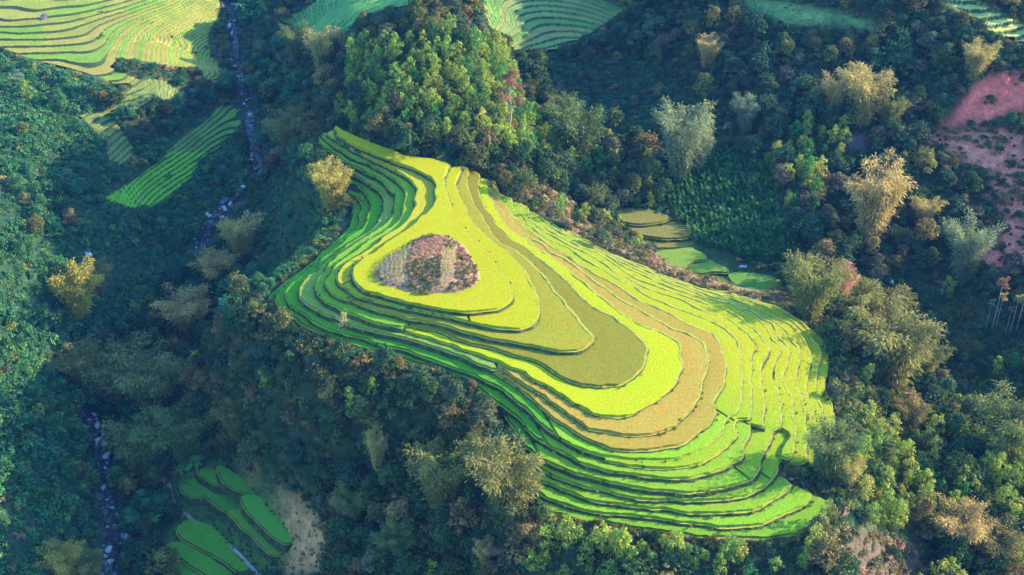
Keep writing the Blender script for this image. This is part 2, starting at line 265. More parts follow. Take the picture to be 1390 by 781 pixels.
# ------------------------------------------------------------------ picture-traced areas of the land cover (used to lay out what grows where)
ZONE = {
 'pool': [(885,340),(905,335),(945,330),(990,345),(1000,362),(1060,370),(1060,388),(1040,397),(1000,390),(950,372),(900,358)],
 'stream': [(105,535),(122,538),(142,575),(150,610),(160,650),(168,700),(170,740),(160,781),(128,781),(132,740),(133,690),(128,640),(130,600),(108,570)],
 'stream2': [(262,345),(270,325),(290,290),(310,270),(335,255),(338,262),(318,282),(300,305),(285,340),(275,352)],
 'stream3': [(332,225),(330,190),(325,150),(313,95),(308,50),(303,0),(322,0),(326,45),(330,90),(345,140),(350,190),(362,215),(350,240)],
 'paddies': [(222,740),(240,700),(238,650),(255,640),(290,632),(330,635),(372,670),(402,735),(385,770),(352,781),(228,781)],
 'straw': [(318,628),(345,640),(385,668),(430,695),(452,740),(440,781),(385,781),(398,735),(370,690),(340,662)],
 'knoll': [(509,375),(512,362),(525,350),(545,338),(565,325),(585,319),(605,320),(625,332),(640,350),(649,370),(648,382),(640,390),(615,396),(590,398),(565,397),(540,390),(518,384)],
 'ft1': [(-200,-60),(294,-60),(300,17),(284,44),(288,75),(314,98),(304,105),(277,108),(270,91),(233,90),(203,85),(162,78),(150,92),(189,108),(182,115),(149,112),(112,98),(85,91),(37,80),(0,64),(-200,50)],
 'ft2': [(182,108),(223,108),(257,125),(237,135),(203,135),(189,149),(166,146),(150,151),(159,166),(176,189),(189,211),(162,223),(145,216),(142,189),(132,179),(112,162),(105,156),(145,149),(160,140),(170,125)],
 'ft3': [(318,142),(331,162),(314,183),(294,203),(271,216),(267,233),(250,250),(233,266),(205,281),(180,283),(155,275),(138,267),(149,264),(189,237),(216,216),(237,193),(257,176),(284,159),(294,145)],
 'ft4': [(372,27),(410,15),(430,0),(440,-20),(570,-20),(560,8),(515,14),(490,22),(470,45),(430,50),(400,35)],
 'ft5': [(640,-20),(760,-20),(850,10),(838,20),(808,40),(800,50),(770,58),(760,68),(700,70),(690,60),(692,50),(665,40),(650,15)],
 'tr': [(1262,-15),(1300,-15),(1345,12),(1400,38),(1430,60),(1390,55),(1350,45),(1320,22),(1290,8)],
 'lawn': [(1000,-10),(1080,5),(1128,15),(1200,34),(1190,44),(1140,30),(1100,34),(1060,28),(1010,10)],
 'red': [(1272,168),(1300,140),(1322,112),(1345,98),(1400,96),(1400,148),(1350,162),(1325,172)],
 'pad': [(1145,183),(1182,180),(1184,200),(1150,205),(1146,198)],
 'orchard': [(1250,185),(1300,180),(1400,175),(1400,340),(1365,362),(1325,362),(1330,335),(1355,300),(1340,245),(1300,210),(1255,205)],
 'cassava': [(900,238),(935,210),(1005,205),(1050,240),(1062,300),(1085,345),(1040,357),(960,345),(915,300)],
 'ridgescrub': [(690,232),(740,255),(800,300),(850,335),(900,352),(1000,385),(1070,400),(1088,430),(1060,425),(960,392),(870,372),(800,330),(730,292),(690,255)],
 'drygrass': [(830,285),(870,285),(920,305),(960,335),(940,340),(900,335),(850,318)],
 'fern': [(740,80),(800,75),(880,90),(960,150),(1000,190),(960,205),(890,205),(800,175),(750,140)],
 'slopegrass': [(372,235),(440,262),(470,300),(455,345),(420,370),(365,395),(345,350),(335,300),(345,262)],
 'hilltop': [(515,-20),(650,-20),(665,30),(650,62),(600,50),(560,60),(520,60),(495,30)],
 'acacia1': [(455,165),(480,90),(520,60),(560,52),(600,50),(650,62),(690,75),(705,140),(740,180),(770,205),(820,235),(840,258),(800,248),(720,222),(670,205),(610,195),(560,185),(500,180)],
 'acacia2': [(745,700),(830,718),(900,735),(1000,742),(1080,742),(1125,760),(1125,800),(700,800),(715,750)],
 'acacia3': [(1165,600),(1260,595),(1290,640),(1400,625),(1400,705),(1300,700),(1265,720),(1225,730),(1165,715),(1158,650)],
 'acacia4': [(1020,240),(1090,175),(1140,178),(1145,215),(1120,270),(1060,300),(1035,280)],
 'brownscrub': [(1110,738),(1160,725),(1250,735),(1262,800),(1120,800)],
 'valleyshrub': [(1215,375),(1300,370),(1350,420),(1400,500),(1400,600),(1300,560),(1262,520),(1230,440)],
 'trailside': [(1130,470),(1180,500),(1200,600),(1165,640),(1160,720),(1115,745),(1100,730),(1135,690),(1120,650),(1140,600)],
 'cforest': [(175,430),(250,470),(330,440),(380,430),(430,460),(560,525),(640,580),(690,640),(730,690),(745,715),(700,800),(440,800),(452,740),(425,690),(380,665),(330,630),(240,625),(200,580),(160,560)],
 'lefthill': [(-260,52),(40,82),(100,100),(150,115),(130,160),(150,225),(190,215),(260,160),(320,135),(335,250),(300,290),(262,345),(200,430),(150,440),(105,535),(108,570),(132,690),(128,920),(-260,920)],
}
ZORD = ['stream','stream2','stream3','paddies','pool','straw','ft1','ft2','ft3','ft4','ft5','tr','lawn','pad','red','orchard','cassava','drygrass','ridgescrub','fern','slopegrass','hilltop','acacia1','acacia2','acacia3','acacia4','brownscrub','valleyshrub','trailside','cforest','lefthill']
ZID = {n: i + 1 for i, n in enumerate(ZORD)}
def zone_of(px, py):
    z = np.zeros(np.shape(px), int)
    for n in reversed(ZORD): z[inpoly(px, py, ZONE[n])] = ZID[n]
    return z
FT = {  # terraced patches: step height, mean tones
 'ft1': .55, 'ft2': .6, 'ft3': .4, 'ft4': .6, 'ft5': .6, 'tr': 1.0 }

def base_height(x, y):
    """height of the ground sheet"""
    x = np.asarray(x, float); y = np.asarray(y, float)
    r = np.hypot(x, y - 260.0)
    far = np.clip((r - 330) / 250, 0, 1); far = far * far * (3 - 2 * far)
    xx = np.clip(x, -450, 450); yy = np.clip(y, 30, 620)
    z = rbf(xx, yy)
    zf = np.clip(z, -70, 95) + far * (fbm(x, y, 420, 3) * 160 + 20)
    z = z * (1 - far) + zf * far
    return z
def ground_height(x, y):
    z = base_height(x, y)
    near = np.clip((430 - np.hypot(x, y - 240)) / 60, 0, 1)
    px, py, _ = proj(x, y, z)
    zone = zone_of(px, py)
    bump = (fbm(x, y, 9.0, 3) * 1.3 + fbm(x, y, 2.4, 2, 4.0) * 0.35) * near
    calm = np.isin(zone, [ZID[n] for n in ('paddies','pool','lawn','pad','stream','stream2','stream3','ft1','ft2','ft3','ft4','ft5','tr')])
    bump = np.where(calm, 0, bump)
    z = z + bump
    # rough red banks
    z = z + np.where(zone == ZID['red'], np.abs(fbm(x, y, 5, 3, 2.0)) * 3.0, 0)
    for n in ('stream', 'stream2', 'stream3'): z = z - np.where(zone == ZID[n], 1.0, 0)
    for n in FT: z = z - np.where(zone == ZID[n], FT[n] + 0.5, 0)
    z = z - np.where(zone == ZID['paddies'], 0.0, 0)
    # meet the terraced hill
    dx = (x > RIM[:, 0].min() - 16) & (x < RIM[:, 0].max() + 16) & (y > RIM[:, 1].min() - 16) & (y < RIM[:, 1].max() + 16)
    idx = np.nonzero(dx)[0]
    if len(idx):
        qx, qy = x[idx], y[idx]
        d = np.full(len(idx), 1e9); ze = np.zeros(len(idx))
        for i in range(0, len(idx), 20000):
            D = np.hypot(qx[i:i+20000, None] - RIM[None, :, 0], qy[i:i+20000, None] - RIM[None, :, 1])
            j = D.argmin(1); d[i:i+20000] = D[np.arange(len(j)), j]
            wts = 1 / (D + .4) ** 4; ze[i:i+20000] = (wts * RIM[None, :, 2]).sum(1) / wts.sum(1)
        top, low = slab_top(qx, qy)
        ppx, ppy, _ = proj(qx, qy, np.where(top > -1e8, top, ze))
        inF = inpoly(ppx, ppy, FOUT)
        zz = z[idx]
        w = np.clip(d / 13.0, 0, 1); w = w * w * (3 - 2 * w)
        blended = (ze - 0.25) * (1 - w) + zz * w
        has = top > -1e8
        outv = np.where(has & ~inF, np.maximum(blended, top + 0.35), blended)
        inn = has & inF
        outv = np.where(inn, low - 1.1, outv)
        outv = np.where(~has & inF, ze - 0.6, outv)
        z = z.copy(); z[idx] = outv
    return z
# one sheet: fine cells where the picture looks, growing out to the horizon
def axis(a, b, d, far, g=1.13):
    core = list(np.arange(a, b + d * .5, d)); hi = []; s = d; v = core[-1]
    while v < far: s *= g; v += s; hi.append(v)
    lo = []; s = d; v = core[0]
    while v > -far: s *= g; v -= s; lo.append(v)
    return np.array(lo[::-1] + core + hi)
GD = 0.95
AX = axis(-205, 205, GD, 4500); AY = axis(88, 430, GD, 4500)
GX, GY = np.meshgrid(AX, AY)
shp = GX.shape
GZ = ground_height(GX.ravel(), GY.ravel())
ZG = GZ.reshape(shp)
def ground_z(x, y):
    """bilinear height on the built sheet"""
    x = np.atleast_1d(np.asarray(x, float)); y = np.atleast_1d(np.asarray(y, float))
    i = np.clip(np.searchsorted(AX, x) - 1, 0, len(AX) - 2); j = np.clip(np.searchsorted(AY, y) - 1, 0, len(AY) - 2)
    fx = np.clip((x - AX[i]) / (AX[i+1] - AX[i]), 0, 1); fy = np.clip((y - AY[j]) / (AY[j+1] - AY[j]), 0, 1)
    return (ZG[j, i] * (1-fx) + ZG[j, i+1] * fx) * (1-fy) + (ZG[j+1, i] * (1-fx) + ZG[j+1, i+1] * fx) * fy
def at(px, py):
    """point of the land seen at a photo pixel"""
    z = -20.0
    lo, hi = 110.0, 700.0
    u = (px - 695.0) / FPX; v = -(py - 390.5) / FPX
    d = np.array([u, CP + v * SP, -SP + v * CP]); d /= np.linalg.norm(d)
    t = np.arange(100, 900, 0.7)
    xs, ys, zs = d[0] * t, d[1] * t, CAMZ + d[2] * t
    g = ground_z(xs, ys)
    i = int(np.argmax(zs < g))
    if not (zs < g).any(): i = len(t) - 1
    return xs[i], ys[i], float(g[i])
# ------------------------------------------------------------------ materials
def new_mat(name):
    m = bpy.data.materials.new(name); m.use_nodes = True
    nt = m.node_tree; b = nt.nodes['Principled BSDF']
    b.inputs['Roughness'].default_value = 0.8
    b.inputs['Specular IOR Level'].default_value = 0.2
    return m, nt, b
def N(nt, t, **kw):
    n = nt.nodes.new(t)
    for k, v in kw.items(): setattr(n, k, v)
    return n
def noise(nt, scale, detail=3, coord=None, rough=.55):
    n = N(nt, 'ShaderNodeTexNoise'); n.inputs['Scale'].default_value = scale; n.inputs['Detail'].default_value = detail
    n.inputs['Roughness'].default_value = rough
    if coord is not None: nt.links.new(coord, n.inputs['Vector'])
    return n.outputs['Fac']
def wpos(nt): return N(nt, 'ShaderNodeNewGeometry').outputs['Position']
def ramp(nt, fac, stops):
    r = N(nt, 'ShaderNodeValToRGB'); cr = r.color_ramp
    while len(cr.elements) < len(stops): cr.elements.new(0.5)
    for e, (p, c) in zip(cr.elements, stops): e.position = p; e.color = (*c, 1)
    nt.links.new(fac, r.inputs[0]); return r.outputs['Color']
def mixc(nt, fac, a, b, mode='MIX'):
    m = N(nt, 'ShaderNodeMix', data_type='RGBA', blend_type=mode)
    for s, v in ((m.inputs[0], fac), (m.inputs[6], a), (m.inputs[7], b)):
        if isinstance(v, (int, float)): s.default_value = v
        elif isinstance(v, tuple): s.default_value = (*v, 1) if len(v) == 3 else v
        else: nt.links.new(v, s)
    return m.outputs[2]
def bump(nt, b, h, strength, dist):
    n = N(nt, 'ShaderNodeBump'); n.inputs['Strength'].default_value = strength; n.inputs['Distance'].default_value = dist
    nt.links.new(h, n.inputs['Height']); nt.links.new(n.outputs[0], b.inputs['Normal'])
def attr(nt, name, typ='GEOMETRY'):
    a = N(nt, 'ShaderNodeAttribute'); a.attribute_name = name; a.attribute_type = typ; return a

def simple(name, stops, scale=1.0, bs=0.6, bd=0.15, rough=.85, detail=4):
    m, nt, b = new_mat(name); p = wpos(nt)
    nt.links.new(ramp(nt, noise(nt, scale, detail, p), stops), b.inputs['Base Color'])
    b.inputs['Roughness'].default_value = rough
    bump(nt, b, noise(nt, scale * 4, 4, p), bs, bd)
    return m

# rice: tone from the object, mottled plant by plant
M_RICE, nt, b = new_mat('rice'); p = wpos(nt)
oi_ = N(nt, 'ShaderNodeObjectInfo'); oc = oi_.outputs['Color']
# the lower terraces ripen from green at the foot to yellow up the slope
sx = N(nt, 'ShaderNodeSeparateXYZ'); nt.links.new(p, sx.inputs[0])
mr = N(nt, 'ShaderNodeMapRange', interpolation_type='SMOOTHSTEP'); mr.inputs['From Min'].default_value = 134; mr.inputs['From Max'].default_value = 156; nt.links.new(sx.outputs['Y'], mr.inputs['Value'])
mm = N(nt, 'ShaderNodeMath', operation='MULTIPLY'); nt.links.new(mr.outputs[0], mm.inputs[0])
mr2 = N(nt, 'ShaderNodeMapRange', interpolation_type='SMOOTHSTEP'); mr2.inputs['From Min'].default_value = -5; mr2.inputs['From Max'].default_value = 25; nt.links.new(sx.outputs['X'], mr2.inputs['Value'])
nt.links.new(mr2.outputs[0], mm.inputs[1])
mm2 = N(nt, 'ShaderNodeMath', operation='MULTIPLY'); nt.links.new(mm.outputs[0], mm2.inputs[0])
inv = N(nt, 'ShaderNodeMath', operation='SUBTRACT'); inv.inputs[0].default_value = 1; nt.links.new(oi_.outputs['Alpha'], inv.inputs[1]); nt.links.new(inv.outputs[0], mm2.inputs[1])
oc = mixc(nt, mm2.outputs[0], oc, mixc(nt, 1.0, oc, (1.5, 1.06, .8), 'MULTIPLY'))
n1 = noise(nt, 2.6, 5, p, .85); n2 = noise(nt, .35, 3, p); n3 = noise(nt, .06, 2, p)
c = mixc(nt, ramp(nt, n1, [(.36, (0, 0, 0)), (.62, (1, 1, 1))]), mixc(nt, 1.0, oc, (.60, .68, .6), 'MULTIPLY'), oc)
c = mixc(nt, ramp(nt, n2, [(.38, (0, 0, 0)), (.68, (.8, .8, .8))]), c, mixc(nt, 1.0, c, (1.10, .90, .9), 'MULTIPLY'))
c = mixc(nt, ramp(nt, n3, [(.42, (0, 0, 0)), (.62, (.35, .35, .35))]), c, mixc(nt, 1.0, c, (.82, .98, .9), 'MULTIPLY'))
nt.links.new(c, b.inputs['Base Color']); b.inputs['Roughness'].default_value = .9; b.inputs['Specular IOR Level'].default_value = .05
nb = noise(nt, 3.2, 4, p, .85); bump(nt, b, nb, .8, .28)
# far rice with a tone per terrace
M_FRICE, nt, b = new_mat('far_rice'); p = wpos(nt)
a = attr(nt, 'tone').outputs['Color']
n1 = noise(nt, 1.4, 3, p, .7)
c = mixc(nt, ramp(nt, n1, [(.35, (0, 0, 0)), (.65, (1, 1, 1))]), mixc(nt, 1.0, a, (.75, .75, .75), 'MULTIPLY'), a)
nt.links.new(c, b.inputs['Base Color']); b.inputs['Roughness'].default_value = .9; b.inputs['Specular IOR Level'].default_value = .05
bump(nt, b, n1, .7, .3)
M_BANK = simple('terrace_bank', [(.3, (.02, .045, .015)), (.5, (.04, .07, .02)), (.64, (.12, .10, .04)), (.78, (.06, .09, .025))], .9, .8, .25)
M_BUND = simple('bund_grass', [(.34, (.20, .24, .03)), (.55, (.38, .36, .05)), (.72, (.30, .22, .07))], 1.3, .6, .1)
M_ROCK = simple('rock', [(.3, (.05, .05, .055)), (.6, (.15, .15, .155)), (.8, (.26, .25, .24))], 1.2, .8, .2, .7)
M_PALEROCK = simple('pale_rock', [(.3, (.30, .29, .28)), (.7, (.62, .60, .58))], 1.2, .6, .15, .7)
M_PATH = simple('dirt', [(.3, (.16, .10, .07)), (.7, (.34, .23, .16))], 1.5, .6, .1)
M_BARK = simple('bark', [(.3, (.07, .055, .045)), (.7, (.20, .16, .13))], 6, .7, .05)
M_PALEBARK = simple('pale_bark', [(.3, (.26, .22, .20)), (.7, (.50, .45, .40))], 6, .5, .05)
M_CULM = simple('bamboo_culm', [(.3, (.16, .17, .07)), (.7, (.36, .33, .18))], 4, .3, .02, .5)
M_CONC = simple('concrete', [(.3, (.20, .20, .20)), (.7, (.38, .37, .36))], 3, .3, .02)
M_TARP = simple('faded_sheet', [(.3, (.28, .22, .32)), (.7, (.42, .34, .44))], 2, .3, .05)
M_DARK = simple('wet_soil', [(.3, (.04, .035, .04)), (.7, (.12, .10, .11))], 1, .6, .1)
M_SOIL = simple('tilled_soil', [(.3, (.26, .14, .08)), (.7, (.50, .29, .18))], 2.2, .8, .12)
M_WATER, nt, b = new_mat('water'); p = wpos(nt)
nf = noise(nt, .9, 6, p, .7)
nt.links.new(ramp(nt, nf, [(.48, (.03, .035, .035)), (.60, (.08, .085, .09)), (.68, (.78, .78, .78))]), b.inputs['Base Color'])
nt.links.new(ramp(nt, nf, [(.5, (.35, .35, .35)), (.66, (.85, .85, .85))]), b.inputs['Roughness'])
bump(nt, b, noise(nt, 3.5, 4, p), .5, .12)

# leaves: tone ramp picked per plant, varied per leaf cluster
def leaf_mat(name, cols, var=.5, trans=.28):
    m, nt, b = new_mat(name)
    rnd = N(nt, 'ShaderNodeObjectInfo').outputs['Random']
    n = len(cols)
    base = ramp(nt, rnd, [((i + .5) / n, c) for i, c in enumerate(cols)])
    r = attr(nt, 'rnd').outputs['Fac']
    lo, hi = 1 - var, 1 + var * .75
    k = ramp(nt, r, [(0, (lo, lo * 1.04, lo * 1.1)), (1, (hi * 1.05, hi, hi * .85))])
    c = mixc(nt, 1.0, base, k, 'MULTIPLY')
    nt.links.new(c, b.inputs['Base Color']); b.inputs['Roughness'].default_value = .6; b.inputs['Specular IOR Level'].default_value = .12
    t = N(nt, 'ShaderNodeBsdfTranslucent'); nt.links.new(c, t.inputs['Color'])
    mx = N(nt, 'ShaderNodeMixShader'); mx.inputs[0].default_value = trans
    nt.links.new(b.outputs[0], mx.inputs[1]); nt.links.new(t.outputs[0], mx.inputs[2])
    nt.links.new(mx.outputs[0], nt.nodes['Material Output'].inputs['Surface'])
    return m
LM = dict(
 forest=leaf_mat('leaves_forest', [(.05,.115,.04),(.07,.14,.04),(.04,.10,.05),(.13,.14,.045),(.08,.15,.05),(.22,.16,.06)]),
 warm=leaf_mat('leaves_warm', [(.19,.19,.05),(.30,.21,.08),(.12,.17,.045),(.24,.23,.055),(.33,.22,.10),(.10,.16,.045)]),  # brown and olive leaves; the warmth of sunlit crowns is put into this colour
 teal=leaf_mat('leaves_teal', [(.06,.19,.08),(.075,.24,.09),(.04,.14,.065),(.12,.27,.08),(.06,.20,.10)]),
 acacia=leaf_mat('leaves_acacia', [(.21,.29,.05),(.29,.35,.055),(.15,.24,.045),(.33,.33,.07),(.25,.33,.05),(.17,.27,.055)]),
 young=leaf_mat('leaves_young', [(.04,.17,.04),(.06,.22,.045),(.035,.14,.04),(.08,.24,.05)]),
 dusk=leaf_mat('leaves_dusk', [(.05,.125,.06),(.06,.15,.065),(.11,.14,.07),(.045,.11,.06),(.08,.16,.07),(.17,.15,.09)]),
 bamboo=leaf_mat('leaves_bamboo', [(.22,.23,.06),(.28,.25,.08),(.17,.20,.06),(.24,.26,.07)], .45, .35),
 bamboo_pale=leaf_mat('leaves_bamboo_pale', [(.20,.26,.14),(.26,.30,.15)], .4, .35),
 bamboo_gold=leaf_mat('leaves_bamboo_gold', [(.42,.36,.07),(.36,.30,.08)], .4, .35),
 bamboo_tan=leaf_mat('leaves_bamboo_tan', [(.52,.41,.15),(.48,.34,.13),(.44,.38,.13)], .45, .35),
 bamboo_dark=leaf_mat('leaves_bamboo_dark', [(.13,.19,.06),(.18,.21,.07)], .5, .3),
 pink=leaf_mat('leaves_pink', [(.62,.32,.22),(.55,.28,.18),(.50,.34,.17)], .4, .3),
 straw=leaf_mat('leaves_straw', [(.36,.26,.14),(.28,.22,.12),(.20,.18,.08),(.42,.30,.18)], .45, .3),
 grass=leaf_mat('leaves_grass', [(.10,.18,.04),(.16,.20,.05),(.07,.13,.03),(.26,.22,.09)], .5, .3),
 maize=leaf_mat('leaves_maize', [(.36,.40,.08),(.42,.42,.09)], .4, .3),
 rust=leaf_mat('leaves_rust', [(.30,.13,.08),(.34,.17,.10)], .45, .3),
 banana=leaf_mat('leaves_banana', [(.08,.26,.07),(.12,.30,.08)], .3, .3),
)

# ground: zone tones as a smooth point attribute, broken up by noise
ZT = {0:(.035,.06,.03),'stream':(.11,.11,.12),'stream2':(.10,.10,.11),'stream3':(.12,.11,.12),'paddies':(.09,.16,.04),'pool':(.05,.10,.03),'straw':(.60,.30,.12),
 'ft1':(.12,.13,.05),'ft2':(.08,.12,.04),'ft3':(.08,.12,.04),'ft4':(.08,.12,.04),'ft5':(.10,.14,.05),'tr':(.30,.33,.08),'lawn':(.16,.27,.08),
 'pad':(.15,.12,.13),'red':(.80,.17,.12),'orchard':(.72,.23,.15),'cassava':(.03,.07,.03),'drygrass':(.22,.22,.07),'ridgescrub':(.26,.19,.11),'fern':(.05,.09,.05),
 'slopegrass':(.03,.08,.035),'hilltop':(.06,.06,.04),'acacia1':(.05,.08,.03),'acacia2':(.04,.06,.03),'acacia3':(.07,.10,.03),'acacia4':(.06,.09,.03),
 'brownscrub':(.17,.12,.09),'valleyshrub':(.06,.10,.04),'trailside':(.07,.12,.04),'cforest':(.035,.06,.025),'lefthill':(.03,.075,.04)}
M_GROUND, nt, b = new_mat('ground'); p = wpos(nt)
a = attr(nt, 'tone').outputs['Color']
n1 = noise(nt, .5, 5, p, .65); n2 = noise(nt, 2.2, 4, p, .7)
c = mixc(nt, 1.0, a, ramp(nt, n1, [(.3, (.55, .58, .55)), (.7, (1.35, 1.3, 1.2))]), 'MULTIPLY')
c = mixc(nt, 1.0, c, ramp(nt, n2, [(.3, (.62, .66, .7)), (.7, (1.3, 1.25, 1.2))]), 'MULTIPLY')
nt.links.new(c, b.inputs['Base Color']); b.inputs['Roughness'].default_value = .95
bump(nt, b, n2, .9, .35)

def set_tone(me, cols):
    at_ = me.attributes.new('tone', 'FLOAT_COLOR', 'POINT')
    at_.data.foreach_set('color', np.c_[cols, np.ones(len(cols))].astype(np.float32).ravel())

# ------------------------------------------------------------------ ground sheet
ny, nx = shp
ii = np.arange(nx * ny).reshape(ny, nx)
quads = np.stack([ii[:-1, :-1], ii[:-1, 1:], ii[1:, 1:], ii[1:, :-1]], -1).reshape(-1, 4)
gv = np.c_[GX.ravel(), GY.ravel(), GZ]
gme = mesh('ground', gv, quads, M_GROUND, True)
ppx, ppy, _ = proj(gv[:, 0], gv[:, 1], gv[:, 2])
wx = fbm(gv[:, 0], gv[:, 1], 6, 2, 7) * 9; wy = fbm(gv[:, 0], gv[:, 1], 6, 2, 9) * 6
gz = zone_of(ppx + wx, ppy + wy)
tones = np.array([ZT[0]] + [ZT[n] for n in ZORD])[gz]
ex = np.hypot(gv[:, 0], gv[:, 1] - 240) > 420
tones[ex] = (.04, .07, .035)
tg3 = tones.reshape(ny, nx, 3)
for _ in range(2):
    q3 = tg3.copy(); q3[1:-1, 1:-1] = (tg3[1:-1, 1:-1] * 2 + tg3[:-2, 1:-1] + tg3[2:, 1:-1] + tg3[1:-1, :-2] + tg3[1:-1, 2:]) / 6; tg3 = q3
set_tone(gme, tg3.reshape(-1, 3))
tag(obj('ground', gme), 'green valley floor and hillsides under the trees', kind='structure')

# ------------------------------------------------------------------ terraces of the main hill
def fill(P2, z):
    """triangles of a plan polygon"""
    return tessellate_polygon([[Vector((a, b, 0)) for a, b in P2]])
def halfclip(P, p0, n):
    out = []; m = len(P)
    d = (P - p0) @ n
    for i in range(m):
        a, b_ = P[i], P[(i + 1) % m]; da, db = d[i], d[(i + 1) % m]
        if da >= 0: out.append(a)
        if (da > 0 > db) or (da < 0 < db): out.append(a + (b_ - a) * (da / (da - db)))
    return np.array(out) if len(out) > 3 else None
C0 = (600, 330)
YG = (.43, .42, .014); GY_ = (.36, .50, .03); GR = (.20, .42, .03); GD_ = (.10, .33, .04); OL = (.34, .31, .03); OD = (.26, .235, .028); OC = (.46, .32, .055); TN = (.41, .30, .05); EM = (.27, .47, .03); GO = (.26, .36, .06)
# per level: list of (ray end A, ray end B, tone, words) anticlockwise in the photo: top -> left -> bottom -> right
top = (600, 200); 
SEC = {  # left bowl sectors are greener: the shade there is put into the rice tone
 0: [(None, None, YG, 'broad bright yellow rice terrace wrapped round the planted knoll at the top of the hill')],
 1: [((604,200), (462,390), (.46,.42,.03), 'yellow rice terrace curving round the upper bowl left of the knoll'),
     ((462,390), (640,445), (.38,.41,.03), 'narrow yellow green rice terrace just below the top terrace on its left'),
     ((640,445), (606,200), YG, 'bright yellow rice terrace forming the rounded tongue right of the knoll')],
 2: [((604,200), (471,408), (.24,.40,.03), 'green rice terrace, second step down in the bowl left of the knoll'),
     ((471,408), (606,200), OL, 'olive rice terrace in a long loop outside the bright yellow tongue')],
 3: [((604,200), (555,443), (.19,.38,.03), 'green rice terrace, third step down left of the knoll'),
     ((555,443), (606,200), OD, 'widest dark olive rice terrace with a blunt rounded tip')],
 4: [((500,460), (606,200), (.46,.49,.015), 'vivid lime yellow rice terrace between the dark olive and the ochre terraces')],
 5: [((604,200), (676,503), (.24,.36,.06), 'olive green rice terrace ending at the pointed gap in the lower left slope'),
     ((676,503), (606,200), OC, 'ochre rice terrace sweeping from the top right down round the lime yellow one')],
 6: [((640,520), (606,200), TN, 'tan rice terrace next outside the ochre one')],
 7: [((604,200), (760,600), (.11,.33,.025), 'green rice terrace running below the two tan ends on the left slope'),
     ((760,600), (988,569), EM, 'fresh green rice terrace directly below the tan terrace'),
     ((988,569), (606,200), (.29,.42,.025), 'yellow green rice terrace bordering the tan one on the right slope')],
 8: [((780,600), (988,569), (.30,.42,.025), 'thin lime rice terrace tapering out on the lower slope'),
     ((988,569), (606,200), (.29,.42,.025), 'lime rice terrace with a crumbled brown edge on the right slope')],
 9: [((604,200), (760,640), (.10,.32,.025), 'lowest full green rice terrace of the left nose'),
     ((760,640), (1017,580), (.26,.42,.03), 'lime green rice terrace split by a short cross bund on the lower slope'),
     ((1017,580), (606,200), (.29,.42,.025), 'lime rice terrace ending at a short dark wall on the right slope')],
 10: [((604,200), (740,640), (.09,.31,.03), 'short green rice terrace at the tip of the left nose'),
     ((740,640), (1000,640), (.24,.41,.03), 'green rice terrace crossing the lower slope under the cross bund'),
     ((1000,640), (606,200), (.29,.42,.025), 'long lime rice terrace joining the right slope and the lower slope')],
 11: [(None, None, (.29,.42,.025), 'lime rice terrace on the right slope ending in a dark walled notch')],
 12: [((640,560), (1040,650), (.25,.41,.03), 'mid green rice terrace, fourth from the bottom edge'),
     ((1040,650), (606,200), (.29,.42,.025), 'lime rice terrace on the right slope running in behind the bamboo')],
}
HALF = {13: ('lime rice terrace third in from the right edge of the hill', 'green rice terrace, third up from the bottom edge'),
        14: ('lime rice terrace second in from the right edge of the hill', 'green rice terrace with a beige lit bank, second up from the bottom edge'),
        15: ('outermost ragged lime rice terrace along the right edge path', 'lowest green rice terrace rounding the foot of the hill')}
seen_level = {}
c0w = {}
def plan_dir(k, p):
    a = np.array(unp(*C0, zl(k))); b_ = np.array(unp(*p, zl(k))); return a, (b_ - a) / np.linalg.norm(b_ - a)
EDGE = []      # crest points for the grass fringe
def paddy(k, pl, tone, words, clipw=None):
    z = zl(k)
    crop = offset(pl, -0.32 + fbm(pl[:, 0], pl[:, 1], .9, 2, k) * .3)
    if clipw:
        A, B = clipw
        a, da = plan_dir(k, A); _, db = plan_dir(k, B)
        # photo anticlockwise from A to B == plan: rotate; keep the side between the rays
        cr = da[0] * db[1] - da[1] * db[0]
        nA = np.array([-da[1], da[0]]); nB = np.array([db[1], -db[0]])
        if cr > 0 :   # sweep < 180
            c1 = halfclip(crop, a + nA * .22, nA); crop2 = halfclip(c1, a + nB * .22, nB) if c1 is not None else None
            parts = [crop2]
        else:         # sweep > 180: two parts split along the bisector
            s = -(da + db); s /= np.linalg.norm(s) + 1e-9
            nS = np.array([s[1], -s[0]])
            c1 = halfclip(crop, a + nA * .22, nA); p1 = halfclip(c1, a, nS) if c1 is not None else None
            c2 = halfclip(crop, a + nB * .22, nB); p2 = halfclip(c2, a, -nS) if c2 is not None else None
            parts = [p1, p2]
    else: parts = [crop]
    v = []; f = []
    for P in parts:
        if P is None: continue
        n0 = len(v); n = len(P); h = .42
        q = fbm(P[:, 0], P[:, 1], 1.1, 2, 3.3) * .14
        for i in range(n): v.append((P[i][0], P[i][1], z + h))
        Pi = P
        for i in range(n): v.append((P[i][0], P[i][1], z - .04))
        for t in fill(P, z): f.append(tuple(n0 + j for j in t))
        for i in range(n):
            j = (i + 1) % n; f.append((n0 + i, n0 + n + i, n0 + n + j, n0 + j))
    if not v: return None
    me = mesh('rice', v, f, M_RICE)
    bmm = bmesh.new(); bmm.from_mesh(me); bmesh.ops.recalc_face_normals(bmm, faces=bmm.faces); bmm.to_mesh(me); bmm.free()
    return me
